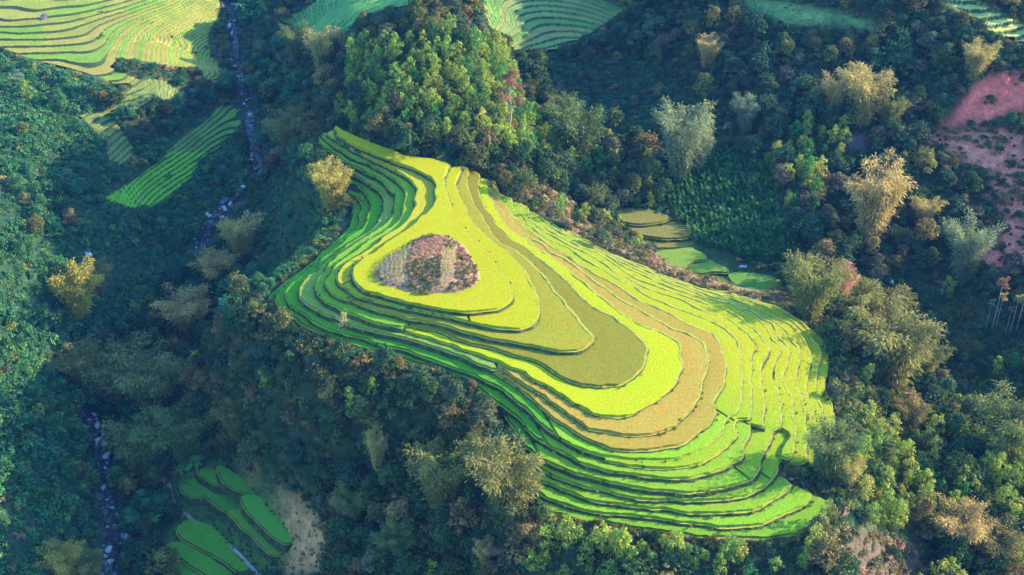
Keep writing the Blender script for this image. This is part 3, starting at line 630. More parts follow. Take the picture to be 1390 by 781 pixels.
def bank_mesh(k, pl):
    z = zl(k); n = len(pl); v = []; f = []
    e1 = offset(pl, -.42); e2 = pl; e3 = offset(pl, .18 + fbm(pl[:, 0], pl[:, 1], 1.0, 2, 5.) * .3); e4 = offset(pl, .42)
    tg = np.roll(pl, -1, 0) - np.roll(pl, 1, 0); tg /= np.hypot(tg[:, 0], tg[:, 1])[:, None] + 1e-9
    g = np.clip(tg[:, 1] * .85 - tg[:, 0] * .75, 0, 1) * np.clip((pl[:, 0] + 12) / 18, 0, 1) * (1 if k > 0 else .5)
    for _ in range(4): g = (g + np.roll(g, 1) + np.roll(g, -1)) / 3
    e1 = offset(pl, -.30 - g * .10 + fbm(pl[:, 0], pl[:, 1], 1.1, 2, 4.) * .2)
    e0 = offset(pl, -.50 - g * .22)
    rings = [(e0, .02, 0), (e1, .05, 1), (e2, .06, 1), (e3, -.42, 0), (e4, -STEP - .55, 0)]
    w = fbm(pl[:, 0], pl[:, 1], 1.3, 2, 8.) * .16
    for P, dz, up in rings:
        for i in range(n): v.append((P[i][0], P[i][1], z + dz + (w[i] * .5 if dz > -.5 else 0) + g[i] * (.44 + w[i] * .6) * up))
    for r in range(4):
        for i in range(n):
            j = (i + 1) % n; f.append((r * n + i, (r + 1) * n + i, (r + 1) * n + j, r * n + j))
    nf = len(f)
    for t in fill(e0, z): f.append(tuple(t))
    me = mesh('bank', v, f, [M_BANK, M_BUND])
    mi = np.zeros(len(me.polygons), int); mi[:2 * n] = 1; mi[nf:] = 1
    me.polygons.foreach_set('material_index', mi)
    bmm = bmesh.new(); bmm.from_mesh(me); bmesh.ops.recalc_face_normals(bmm, faces=bmm.faces); bmm.to_mesh(me); bmm.free()
    return me
def terrace_thing(label, base, group='rice terraces stepping round the main hill'):
    r = obj('rice_terrace', None, loc=base); tag(r, label, 'rice terrace', group); return r
for k, pl in TER:
    # crest samples for fringe
    g = ground_z(pl[:, 0], pl[:, 1])
    ex, ey, _ = proj(pl[:, 0], pl[:, 1], np.full(len(pl), zl(k)))
    t_, _l = slab_top(pl[:, 0], pl[:, 1])
    vis = inpoly(ex, ey, FOUT) & (t_ <= zl(k) + 1e-6)
    for (x, y), vv in zip(pl, vis):
        if vv: EDGE.append((x, y, zl(k)))
    secs = SEC.get(k)
    if secs is None:
        i = seen_level.get(k, 0); seen_level[k] = 1
        tone = (.29, .42, .025) if i == 0 else {13: (.25,.41,.03), 14: (.24, .45, .03), 15: (.20, .38, .03)}[k]
        secs = [(None, None, tone, HALF[k][i])]
    root = None
    for si, (A, B, tone, words) in enumerate(secs):
        me = paddy(k, pl, tone, words, None if A is None else (A, B))
        if me is None: continue
        c = np.array([v.co[:] for v in me.vertices]).mean(0); c[2] = zl(k)
        r = terrace_thing(words, tuple(c))
        o = obj('rice', me, r, tuple(-c)); o.color = (*tone, 0 if k >= 7 else 1)
        if root is None:
            root = r
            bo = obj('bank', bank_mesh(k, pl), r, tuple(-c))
# ------------------------------------------------------------------ terraced fields farther off
def terraced(name, key, label, tones, step, cell, warp=1.2, ws=14.0):
    poly = np.array(ZONE[key], float)
    pts = np.array([unp(a, b, z) for a, b in poly for z in (-32, 16)])
    x0, y0 = pts.min(0) - 3; x1, y1 = pts.max(0) + 3
    x0 = max(x0, -225); x1 = min(x1, 225); y1 = min(y1, 440)
    xs = np.arange(x0, x1, cell); ys = np.arange(y0, y1, cell)
    X, Y = np.meshgrid(xs, ys); x = X.ravel(); y = Y.ravel()
    z = base_height(x, y)
    zz = z + fbm(x, y, ws, 3, 31) * warp
    q = zz / step; n = np.floor(q); fr = q - n
    fr = np.clip((fr - .83) / .17, 0, 1)
    ht = (n + fr * fr * (3 - 2 * fr)) * step
    rid = (np.floor(n * 7.3 + np.floor(fbm(x, y, 26, 1, 77) * 3.2) * 3.7)).astype(int)
    ht = ht - (zz - z) * .0
    px, py, _ = proj(x, y, z); ins = inpoly(px, py, ZONE[key])
    ok = ins.reshape(X.shape)
    cells = ok[:-1, :-1] & ok[1:, :-1] & ok[:-1, 1:] & ok[1:, 1:]
    I = np.arange(X.size).reshape(X.shape)
    F = np.stack([I[:-1, :-1], I[:-1, 1:], I[1:, 1:], I[1:, :-1]], -1)[cells]
    T = np.array(tones)[rid % len(tones)]
    if key == 'ft3': T = np.where((py > 206)[:, None], np.array((.17, .42, .03)) * (1 + (rid % 3)[:, None] * .06), T)  # brighter green tip: the light falling there is put into the tone
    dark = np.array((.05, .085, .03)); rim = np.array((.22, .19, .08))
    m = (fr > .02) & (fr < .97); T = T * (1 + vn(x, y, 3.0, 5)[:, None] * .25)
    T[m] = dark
    T[fr >= .97] = T[fr >= .97]
    used = np.unique(F); re = -np.ones(X.size, int); re[used] = np.arange(len(used))
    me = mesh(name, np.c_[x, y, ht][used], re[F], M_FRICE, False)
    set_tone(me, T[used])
    return tag(obj(name, me), label, 'rice field', 'terraced rice fields in the distance')
GRN = [(.12,.30,.07),(.16,.34,.08),(.10,.26,.07)]
terraced('terraced_field', 'ft1', 'big pale gold and green terraced rice field filling the top left corner', [(.30,.29,.055),(.26,.29,.05),(.20,.32,.04),(.32,.27,.06),(.18,.30,.04),(.27,.27,.05)], .44, .26, .9, 24)
terraced('terraced_field', 'ft2', 'dull green hook shaped terraced field among the shrubs at left', [(.19,.24,.06),(.22,.25,.07),(.17,.22,.06)], .75, .24, .9, 10)
terraced('terraced_field', 'ft3', 'terraced field beside the stream ending in a bright green tip', [(.17,.27,.05),(.14,.30,.04),(.20,.25,.06)], .62, .22, .7, 12)
terraced('terraced_field', 'ft4', 'small green terraced field at the top edge beyond the stream', GRN, .5, .36, .6, 15)
terraced('terraced_field', 'ft5', 'pale green terraced field in the saddle behind the wooded hilltop', [(.20,.29,.08),(.23,.29,.08),(.15,.28,.06),(.26,.28,.08)], .55, .36, .8, 30)
terraced('terraced_field', 'tr', 'sunlit yellow terraced slope in the top right corner', [(.48,.48,.14),(.42,.46,.13)], 1.0, .26, .6, 12)

# ------------------------------------------------------------------ small valley paddies, each its own slab
FR['U'] = (0, 517, 2.957)
def small_paddy(s, zz, tone, words, group, pts_out=True):
    p = tr(s); pl = np.array([unp(a, b_, zz) for a, b_ in p])
    if area(pl) < 0: pl = pl[::-1]
    pl = resample(pl, .6); pl = offset(pl, (.50 if pts_out else .3) + fbm(pl[:, 0], pl[:, 1], 2.0, 2, zz) * .4)
    n = len(pl); e2 = offset(pl, .2); e3 = offset(pl, .45); ins_ = offset(pl, -.18)
    v = []; f = []
    for P, dz in ((pl, .12), (e2, .16), (e3, -1.4)):
        v += [(a, b_, zz + dz) for a, b_ in P]
    for r in range(2):
        for i in range(n):
            j = (i + 1) % n; f.append((r * n + i, (r + 1) * n + i, (r + 1) * n + j, r * n + j))
    f += [tuple(t) for t in fill(pl, zz)]
    c = np.array([pl[:, 0].mean(), pl[:, 1].mean(), zz])
    root = obj('rice_paddy', None, loc=tuple(c)); tag(root, words, 'rice paddy', group)
    def fin(me):
        bmm = bmesh.new(); bmm.from_mesh(me); bmesh.ops.recalc_face_normals(bmm, faces=bmm.faces); bmm.to_mesh(me); bmm.free(); return me
    bm_ = mesh('bank', v, f, [M_BANK, M_BUND]); mi = np.zeros(len(bm_.polygons), int); mi[:n] = 1; bm_.polygons.foreach_set('material_index', mi); obj('bank', fin(bm_), root, tuple(-c))
    v = [(a, b_, zz + .5) for a, b_ in ins_] + [(a, b_, zz + .1) for a, b_ in ins_]
    f = [(i, n + i, n + (i + 1) % n, (i + 1) % n) for i in range(n)] + [tuple(t) for t in fill(ins_, zz)]
    o = obj('rice', fin(mesh('rice', v, f, M_RICE)), root, tuple(-c)); o.color = (*tone, 1)
    return pl
def zat(px, py):
    return at(px, py)[2]
PD = []
def sp(s, tone, words, group, dz=.5, zz=None):
    p = np.array(tr(s)); zz = zat(*p.mean(0)) + dz if zz is None else zz
    PD.append((small_paddy(s, zz, tone, words, group), zz)); return zz
g1 = 'paddies on the valley floor beside the channel'
P1 = (.15,.40,.05); P2 = (.13,.34,.05); P3 = (.19,.35,.05)
SPAD = [("U 805,372 850,357 920,412 915,428 850,405", P1, 'small wedge shaped green paddy nearest the banana plants'),
 ("U 757,402 790,397 870,430 960,470 985,513 930,527 880,503 830,463 780,428", P2, 'long bent green paddy in the middle of the valley floor'),
 ("U 737,427 780,442 820,460 780,465 742,445", P2, 'tiny green paddy left of the long bent one'),
 ("U 930,534 980,532 1060,590 1163,662 1155,698 1090,690 1020,622 960,570", P3, 'olive green paddy running down to the dry straw slope'),
 ("U 882,352 940,382 1053,450 1050,470 960,438 900,398", P2, 'dark green paddy uppermost beside the forest foot'),
 ("U 982,472 1030,472 1100,522 1150,590 1183,635 1150,648 1080,600 1000,520", P1, 'curved green paddy along the edge of the dry straw slope'),
 ("U 727,602 760,572 850,602 1000,738 970,768 900,720 800,668 737,630", (.15,.38,.04), 'bright green paddy just left of the white channel'),
 ("U 682,668 720,660 800,700 925,785 850,785 740,720", (.15,.36,.04), 'narrow bright green paddy below the bund left of the channel'),
 ("U 667,692 720,702 718,720 690,728", (.14,.34,.04), 'tiny rounded bright green paddy at the left end'),
 ("U 692,742 730,727 840,795 690,800", (.14,.35,.04), 'bright green paddy cut by the bottom edge, beside the tiny rounded one')]
for s_, t_, w_ in SPAD: sp(s_, t_, w_, g1)
g2 = 'green paddies in the valley behind the main hill'
for s_, t_, w_ in [("K 262,122 500,98 680,76 698,86 500,152 350,182 300,150", (.21,.33,.05), 'uppermost green paddy in the valley behind the main hill'),
 ("K 380,212 430,198 505,168 722,102 818,178 700,192 640,228 612,278 500,270 400,260", (.21,.33,.05), 'broad green paddy curving round a dark bank behind the main hill'),
 ("K 642,272 720,212 832,197 900,222 1048,290 1045,318 900,310 760,330", (.21,.33,.05), 'rounded green paddy under the dark bank behind the main hill'),
 ("X 992,374 1030,376 1050,380 1040,386 1020,392 1000,388", (.14,.30,.05), 'shaded green paddy with a pale sheet lying on it'),
 ("X 1052,381 1058,386 1050,397 1035,397 1024,393 1040,386", (.21,.33,.05), 'small green paddy next to the tall bamboo behind the main hill')]:
    sp(s_, t_, w_, g2, .3)
for s_, w_ in [("X 836,289 872,287 906,297 880,305 850,303", 'uppermost olive stubble strip in the valley behind the main hill'),
 ("X 850,308 882,309 912,301 930,312 935,322 900,324 865,318", 'middle olive stubble strip in the valley behind the main hill'),
 ("X 868,322 900,328 936,326 940,334 905,338 885,336", 'lowest olive stubble strip, touching the green paddies behind the main hill')]:
    sp(s_, (.24,.22,.06), w_, g2, .25)
# ------------------------------------------------------------------ strips: channel, paths, stream water
def strip(name, pts, w, mat, dz=.12, thick=.3, raw=None):
    P = np.array([at(a, b_) for a, b_ in pts]) if raw is None else np.array(raw)
    Q = [P[0]]
    for a, b_ in zip(P[:-1], P[1:]):
        m = max(1, int(np.linalg.norm(b_ - a) / 1.0)); Q += [a + (b_ - a) * (i + 1) / m for i in range(m)]
    Q = np.array(Q)
    for _ in range(3): Q[1:-1] = (Q[:-2] + Q[1:-1] * 2 + Q[2:]) / 4
    if raw is None: Q[:, 2] = np.array(ground_z(Q[:, 0], Q[:, 1]))
    t = np.gradient(Q[:, :2], axis=0); t /= np.linalg.norm(t, axis=1)[:, None] + 1e-9
    nr = np.c_[t[:, 1], -t[:, 0]]
    ww = w * (1 + fbm(Q[:, 0], Q[:, 1], 5, 2, 3) * (.25 if mat is not M_CONC else 0))
    v = []; f = []; n = len(Q)
    cols = [(-.5, -thick), (-.5, 0), (-.17, .02), (.17, .02), (.5, 0), (.5, -thick)]
    for s_, h in cols:
        x = Q[:, 0] + nr[:, 0] * s_ * ww; y = Q[:, 1] + nr[:, 1] * s_ * ww
        zz = np.maximum(ground_z(x, y), Q[:, 2] - .1) if raw is None else Q[:, 2]
        v += list(zip(x, y, zz + dz + h))
    for c in range(5):
        for i in range(n - 1): f.append((c * n + i, c * n + i + 1, (c + 1) * n + i + 1, (c + 1) * n + i))
    return obj(name, mesh(name, v, f, mat, True)), Q
o, QC = strip('water_channel', [(235,682),(250,699),(281,720),(304,737),(325,754),(352,781),(362,792)], .42, M_CONC, .22, .6)
tag(o, 'narrow pale concrete channel running down between the valley paddies', 'channel')
for nm, pts, w, lab in [('path', [(229,658),(233,668),(232,682),(241,697),(251,704)], .9, 'bare brown footpath beside the head of the channel'),
    ('path', [(1119,463),(1128,476),(1134,492),(1135,508),(1134,524),(1130,530)], .6, 'brown path round the right edge of the main hill'),
    ('path', [(1150,640),(1151,668),(1149,700),(1140,716),(1124,735),(1116,760)], .7, 'thin red brown trail going down past the bamboo'),
    ('path', [(1201,368),(1215,358),(1235,352),(1262,349)], 1.0, 'red dirt path in the right valley'),
    ('path', [(616,221),(628,224),(648,236),(664,244)], .8, 'pinkish dirt path along the top end of the terraces')]:
    o, _ = strip(nm, pts, w, M_PATH, .18, .5); tag(o, lab, kind='structure')
STRM = [[(318,-8),(314,8),(318,50),(322,90),(332,130),(338,160),(342,190),(350,215),(352,232)],
        [(330,256),(316,272),(300,290),(288,306),(276,330),(268,350)],
        [(112,535),(120,555),(130,580),(140,604),(143,640),(147,665),(148,690),(152,712),(158,730),(150,752),(142,785)]]
WPTS = []
for i, pts in enumerate(STRM):
    o, Q = strip('stream_water', pts, [2.6, 2.6, 2.8][i], M_WATER, .35, .6)
    tag(o, 'dark rocky stream with white riffles', kind='structure'); WPTS.append(Q)
# ------------------------------------------------------------------ boulders
def rock_mesh(seed, mat):
    rg = np.random.default_rng(seed); bmm = bmesh.new(); bmesh.ops.create_icosphere(bmm, subdivisions=3, radius=1)
    off = rg.random(3) * 50; sc3 = np.array([1, .6 + rg.random() * .35, .45 + rg.random() * .3])
    pl_ = [(rg.normal(size=3), .55 + rg.random() * .35) for _ in range(7)]
    for v in bmm.verts:
        c = np.array(v.co)
        for n_, d_ in pl_:
            n_ = n_ / np.linalg.norm(n_); h = c @ n_ - d_
            if h > 0: c = c - n_ * h * .85
        c = c * (1 + vn(c[0] * 2 + off[0], c[1] * 2 + c[2] * 3 + off[1], .7) * .25)
        v.co = c * sc3
    me = bpy.data.meshes.new('boulder'); bmm.to_mesh(me); bmm.free(); me.materials.append(mat); return me
RK = [rock_mesh(i, M_ROCK) for i in range(4)]; RKP = [rock_mesh(10 + i, M_PALEROCK) for i in range(3)]
rg = np.random.default_rng(5)
names_s = ['far upper reach of the stream at the top', 'short middle reach of the stream under the shrubs', 'lower reach of the stream at bottom left']
for si, (Q, cnt) in enumerate(zip(WPTS, (70, 34, 110))):
    for i in range(cnt):
        q = Q[rg.integers(len(Q))]; a = rg.random() * 6.28; r = rg.random() ** .6 * 2.3
        x, y = q[0] + math.cos(a) * r, q[1] + math.sin(a) * r * .8
        s_ = .25 + rg.random() ** 2.2 * (1.15 if si < 2 else .95)
        pale = rg.random() < .28
        o = obj('boulder', (RKP if pale else RK)[rg.integers(3)]); o.location = (x, y, max(float(ground_z(x, y)[0]), q[2] - .2) + .25 * s_ + .12)
        o.rotation_euler = (rg.random() * .6, rg.random() * .6, rg.random() * 6.28); o.scale = (s_, s_, s_)
        tag(o, ('pale' if pale else 'dark') + ' grey boulder lying in the ' + names_s[si], 'boulder', 'boulders in the ' + names_s[si])
for (px, py, s_, lab) in [(177,664,1.3,'single white boulder in the greenery right of the lower stream'),(120,349,1.3,'pale flat rock on the shrubby slope at left'),
   (22,107,2.2,'dark rock outcrop on the slope under the top left field'),(358,240,1.9,'big grey rounded boulder at the bend of the stream'),(60,28,2.4,'long dark rock outcrop inside the top left field'),(45,33,1.6,'small dark rock beside the outcrop in the top left field'),
   (1208,386,.7,'pale rock in the right valley'),(1073,655,.6,'small white stone by the foot of the main hill'),(597,218,.75,'round dark red boulder at the top end of the terraces')]:
    x, y, z = at(px, py); pale = ('white' in lab) or ('pale' in lab)
    o = obj('boulder', (RKP if pale else RK)[rg.integers(3)]); o.location = (x, y, z + s_ * .35); o.scale = (s_, s_, s_ * (.55 if 'outcrop' in lab else 1)); o.rotation_euler[2] = rg.random() * 6
    tag(o, lab, 'boulder')
# pale sheet on the paddy, dark bush bank, bare pad
x, y, z = at(1008, 369)
bmm = bmesh.new(); bmesh.ops.create_grid(bmm, x_segments=10, y_segments=5, size=1)
for v in bmm.verts: v.co = (v.co.x * .75, v.co.y * .4, .25 + .1 * math.sin(v.co.x * 5 + v.co.y * 3))
bmesh.ops.solidify(bmm, geom=bmm.faces[:], thickness=.05)
me = bpy.data.meshes.new('sheet'); bmm.to_mesh(me); bmm.free(); me.materials.append(M_TARP)
tag(obj('ground_sheet', me, loc=(x, y, z + .8)), 'pale mauve sheet lying on the shaded paddy', 'sheet')

# ------------------------------------------------------------------ planted knoll on the top terrace
kp = np.array([unp(a, b_, .45) for a, b_ in ZONE['knoll']]);
if area(kp) < 0: kp = kp[::-1]
kp = resample(kp, .8); kp = offset(kp, fbm(kp[:, 0], kp[:, 1], 2, 2, 1) * .5)
kc = kp.mean(0); v = []; f = []; n = len(kp)
def knoll_h(x, y):
    # distance-like falloff from rim
    d = np.min(np.hypot(np.asarray(x)[..., None] - kp[:, 0], np.asarray(y)[..., None] - kp[:, 1]), -1)
    return .45 + 1.25 * (1 - np.exp(-d / 2.2)) + np.asarray(fbm(x, y, 3, 2, 3)) * .3
rings = [1.03, 1.0, .95, .88, .78, .66, .52, .38, .24, .12]
for ri, s_ in enumerate(rings):
    P = kc + (kp - kc) * s_
    hh = knoll_h(P[:, 0], P[:, 1]) if s_ < 1 else np.full(n, .35 if s_ > 1 else .5)
    v += list(zip(P[:, 0], P[:, 1], hh))
v.append((kc[0], kc[1], float(knoll_h(kc[0], kc[1]))))
for r in range(len(rings) - 1):
    for i in range(n): j = (i + 1) % n; f.append((r * n + i, r * n + j, (r + 1) * n + j, (r + 1) * n + i))
m_ = (len(rings) - 1) * n
for i in range(n): f.append((m_ + i, m_ + (i + 1) % n, len(v) - 1))
tag(obj('crop_knoll', mesh('crop_knoll', v, f, M_SOIL, True)), 'low rounded mound of reddish tilled soil in the middle of the top terrace', 'mound')
# ------------------------------------------------------------------ plant shapes
def frames(n, rg, bias=None, k=.0):
    d = rg.normal(size=(n, 3))
    if bias is not None: d = d / (np.linalg.norm(d, axis=1)[:, None]) * (1 - k) + bias * k
    d /= np.linalg.norm(d, axis=1)[:, None] + 1e-9
    r = rg.normal(size=(n, 3)); u = np.cross(d, r); u /= np.linalg.norm(u, axis=1)[:, None] + 1e-9
    return u, np.cross(d, u)
class Leaves:
    def __init__(s): s.v = []; s.r = []
    def add(s, c, size, asp, u, v, rnd):
        size = np.broadcast_to(size, (len(c),))[:, None]
        q = np.stack([c - u * size, c - v * size * asp, c + u * size, c + v * size * asp], 1)
        s.v.append(q.reshape(-1, 3)); s.r.append(np.broadcast_to(rnd, (len(c),)))
    def build(s, name, mat):
        v = np.vstack(s.v); n = len(v) // 4
        me = mesh(name, v, np.arange(n * 4).reshape(n, 4), mat)
        a = me.attributes.new('rnd', 'FLOAT', 'FACE'); a.data.foreach_set('value', np.clip(np.concatenate(s.r), 0, 1).astype(np.float32))
        return me
def lobe(L, rg, c, rad, n, size, tone, asp=.6, shell=.55, squash=.8):
    d = rg.normal(size=(n, 3)); d /= np.linalg.norm(d, axis=1)[:, None]
    d[:, 2] = np.where(d[:, 2] < -.35, -d[:, 2], d[:, 2])
    bumps = 1 + .22 * np.sin(d[:, 0] * 7 + tone * 20) * np.cos(d[:, 1] * 6 + tone * 9)
    r = rad * (shell + (1 - shell) * rg.random(n) ** .5) * bumps
    P = np.array(c) + d * r[:, None] * np.array([1, 1, squash])
    u, v = frames(n, rg, d, .55)
    L.add(P, size * (.7 + .6 * rg.random(n)), asp, u, v, tone + rg.normal(size=n) * .13)
def broadleaf(seed, H=7.0, Rr=3.0, lobes=15, dens=120, size=.25):
    rg = np.random.default_rng(seed); L = Leaves()
    lean = rg.normal(size=2) * .35
    for i in range(lobes):
        t = (i + .5) / lobes; a = i * 2.4 + rg.random() * .8
        hh = .38 + .55 * (1 - t ** 1.4) + rg.normal() * .05
        rr = Rr * (.12 + .78 * t ** .7) * (.75 + rg.random() * .45)
        c = (math.cos(a) * rr + lean[0] * hh, math.sin(a) * rr * .92 + lean[1] * hh, H * hh)
        lobe(L, rg, c, (.85 + rg.random() * .75) * Rr / 3, int(dens * (.6 + rg.random() * .7)), size, rg.random())
    for i in range(14):   # stray sprays that break the outline
        a = rg.random() * 6.28; hh = .45 + rg.random() * .62
        rr = Rr * (1.0 + rg.random() * .25) * math.sqrt(max(.05, 1 - (hh - .5) ** 2 * 2.6))
        lobe(L, rg, (math.cos(a) * rr * .9, math.sin(a) * rr * .9, H * hh), .38, 14, size * .9, rg.random(), shell=.2)
    return L
def acacia(seed, H=5.0):
    rg = np.random.default_rng(seed); L = Leaves()
    for i in range(11):
        t = i / 10; a = i * 2.4 + rg.random(); rr = 1.0 * math.sin(3.0 * (.16 + .78 * t)) * (.45 + rg.random() * .75)
        lobe(L, rg, (math.cos(a) * rr, math.sin(a) * rr, H * (.32 + .66 * t)), .66 - .14 * t, int(46 - 10 * t), .19, min(1, .25 + .55 * t + rg.random() * .3), .5, .3, 1.25)
    return L
def mound(seed, Rr=1.3, H=.9, n=240, size=.17, lobes=7):
    rg = np.random.default_rng(seed); L = Leaves()
    for i in range(lobes):
        a = rg.random() * 6.28; rr = Rr * rg.random() ** .6 * .8
        lobe(L, rg, (math.cos(a) * rr, math.sin(a) * rr, H * (.35 + .4 * rg.random()) * (1.1 - rr / Rr * .5)), (.4 + rg.random() * .35) * Rr * .7, n // lobes, size, rg.random(), .6, .55, .75)
    return L
def tuft(seed, n=26, h=.55, w=.045, spread=.35):
    rg = np.random.default_rng(seed); L = Leaves()
    a = rg.random(n) * 6.28; lean = rg.random(n) * .7
    base = np.c_[np.cos(a), np.sin(a), np.zeros(n)] * (rg.random(n) * spread * .5)[:, None]
    d = np.c_[np.cos(a) * lean, np.sin(a) * lean, np.ones(n)]; d /= np.linalg.norm(d, axis=1)[:, None]
    hh = h * (.6 + .7 * rg.random(n))
    side = np.c_[-np.sin(a), np.cos(a), np.zeros(n)]
    L.add(base + d * (hh / 2)[:, None], hh / 2, 1, d, side * (w / (hh / 2))[:, None], rg.random(n))
    return L
def bamboo(seed, H=10.0, culms=34, droop=.5, full=1.0, leaf=.25):
    """arching culms with feathery sprays; returns leaves and culm tubes"""
    rg = np.random.default_rng(seed); L = Leaves(); cv = []; cf = []
    for i in range(culms):
        a = rg.random() * 6.28; h = H * (.62 + .38 * rg.random()); lean = (.12 + .33 * rg.random()) * h
        b0 = rg.random() * .8; base = np.array([math.cos(a) * b0, math.sin(a) * b0, 0]); dr = np.array([math.cos(a), math.sin(a), 0])
        ts = np.linspace(0, 1, 12)
        P = base + dr * (lean * ts ** 2.1)[:, None] + np.c_[ts * 0, ts * 0, h * (ts - droop * .28 * ts ** 5)]
        n0 = len(cv)
        for j, (p_, t) in enumerate(zip(P, ts)):
            rr = .06 * (1 - .8 * t)
            for q in range(3): cv.append(p_ + np.array([math.cos(q * 2.1), math.sin(q * 2.1), 0]) * rr)
        for j in range(11):
            for q in range(3): cf.append((n0 + j * 3 + q, n0 + j * 3 + (q + 1) % 3, n0 + (j + 1) * 3 + (q + 1) % 3, n0 + (j + 1) * 3 + q))
        tone = rg.random() * .6 + .2
        for t in np.linspace(.10, 1.0, int(17 * full)):
            j = min(10, int(t * 11)); f_ = t * 11 - j; c = P[j] * (1 - f_) + P[j + 1] * f_
            n = 22; sp = (.38 + .35 * math.sin(t * 3.1)) * H / 10
            off = rg.normal(size=(n, 3)) * sp * np.array([.8, .8, .55]); off[:, 2] -= .1
            d = off / (np.linalg.norm(off, axis=1)[:, None] + 1e-6) + dr * .5 + np.array([0, 0, .35 - droop])
            d /= np.linalg.norm(d, axis=1)[:, None]
            s_ = np.cross(d, rg.normal(size=(n, 3))); s_ /= np.linalg.norm(s_, axis=1)[:, None]
            L.add(c + off, leaf * (.6 + .6 * rg.random(n)) * H / 10, .26, d, s_, tone + rg.normal(size=n) * .18 + .15 * t)
    return L, np.array(cv), cf
def tube_path(v, f, P, r0, r1, sides=6):
    n0 = len(v); n = len(P)
    for i, p_ in enumerate(P):
        r = r0 + (r1 - r0) * i / (n - 1)
        for q in range(sides): a = q * 6.283 / sides; v.append((p_[0] + math.cos(a) * r, p_[1] + math.sin(a) * r, p_[2]))
    for i in range(n - 1):
        for q in range(sides): f.append((n0 + i * sides + q, n0 + i * sides + (q + 1) % sides, n0 + (i + 1) * sides + (q + 1) % sides, n0 + (i + 1) * sides + q))
def trunk(seed, H, r=.16, limbs=6, mat=None, lim_from=.3, spread=.30, name='trunk'):
    rg = np.random.default_rng(seed); v = []; f = []
    P = [np.array([0, 0, -.6])]
    for i in range(1, 9): P.append(np.array([math.sin(i * 1.3 + seed) * .06 * i, math.cos(i * .9 + seed) * .05 * i, H * .85 * i / 8]))
    tube_path(v, f, P, r, r * .3)
    for i in range(limbs):
        t = lim_from + (.95 - lim_from) * i / max(1, limbs - 1) * .85; k = t * 8; j = min(7, int(k)); c = P[j] + (P[j + 1] - P[j]) * (k - j)
        a = i * 2.4 + rg.random(); ln = H * spread * (1.1 - t * .5)
        Q = [c + np.array([math.cos(a) * ln * s_, math.sin(a) * ln * s_, ln * (.75 * s_ + .15 * s_ * s_)]) for s_ in (0, .35, .7, 1)]
        tube_path(v, f, Q, r * .5 * (1.1 - t * .5), r * .12, 5)
    return mesh(name, np.array(v), f, mat or M_BARK, True)

PROTO = {}          # key -> mesh
def P_(key, L, mat): PROTO[key] = L.build('crown', mat); return key
BL = [broadleaf(100 + i, *[(7.0, 3.0), (6.2, 3.3), (8.2, 2.6), (6.8, 2.8), (7.4, 3.2)][i]) for i in range(5)]
for m_ in ('forest', 'warm', 'dusk', 'teal'):
    for i, L in enumerate(BL): P_(('b', m_, i), L, LM[m_])
AC = [acacia(200 + i, 4.0 + i * .45) for i in range(4)]
for m_ in ('acacia', 'young'):
    for i, L in enumerate(AC): P_(('a', m_, i), L, LM[m_])
MO = [mound(300 + i, 1.2 + .15 * i, .8 + .15 * i) for i in range(4)]
for m_ in ('forest', 'teal', 'dusk', 'acacia', 'straw', 'grass', 'pink', 'warm'):
    for i, L in enumerate(MO[:3]): P_(('m', m_, i), L, LM[m_])
TU = [tuft(400 + i) for i in range(3)]
for m_ in ('grass', 'straw', 'young'):
    for i, L in enumerate(TU): P_(('t', m_, i), L, LM[m_])
def bushy(seed):
    rg = np.random.default_rng(seed); L = Leaves(); lobe(L, rg, (0, 0, .75), .8, 170, .15, .4); lobe(L, rg, (.2, .1, 1.1), .5, 70, .15, .7); lobe(L, rg, (-.3, .1, .9), .5, 70, .15, .2); return L
for i in range(3): P_(('o', 'teal', i), bushy(500 + i), LM['forest'])
def stalk(seed):
    rg = np.random.default_rng(seed); L = Leaves(); n = 16
    a = rg.random(n) * 6.28; z = rg.random(n) * 1.0
    d = np.c_[np.cos(a), np.sin(a), .5 + z * .5]; d /= np.linalg.norm(d, axis=1)[:, None]; s_ = np.c_[-np.sin(a), np.cos(a), a * 0]
    L.add(np.c_[a * 0, a * 0, z * .9] + d * .22, .30, .22, d, s_, rg.random(n)); return L
for m_ in ('maize', 'young'):
    for i in range(2): P_(('s', m_, i), stalk(600 + i), LM[m_])
TRUNK = [trunk(20 + i, 6.5) for i in range(3)]; TRUNK_A = [trunk(30 + i, 4.5, .07, 3) for i in range(2)]

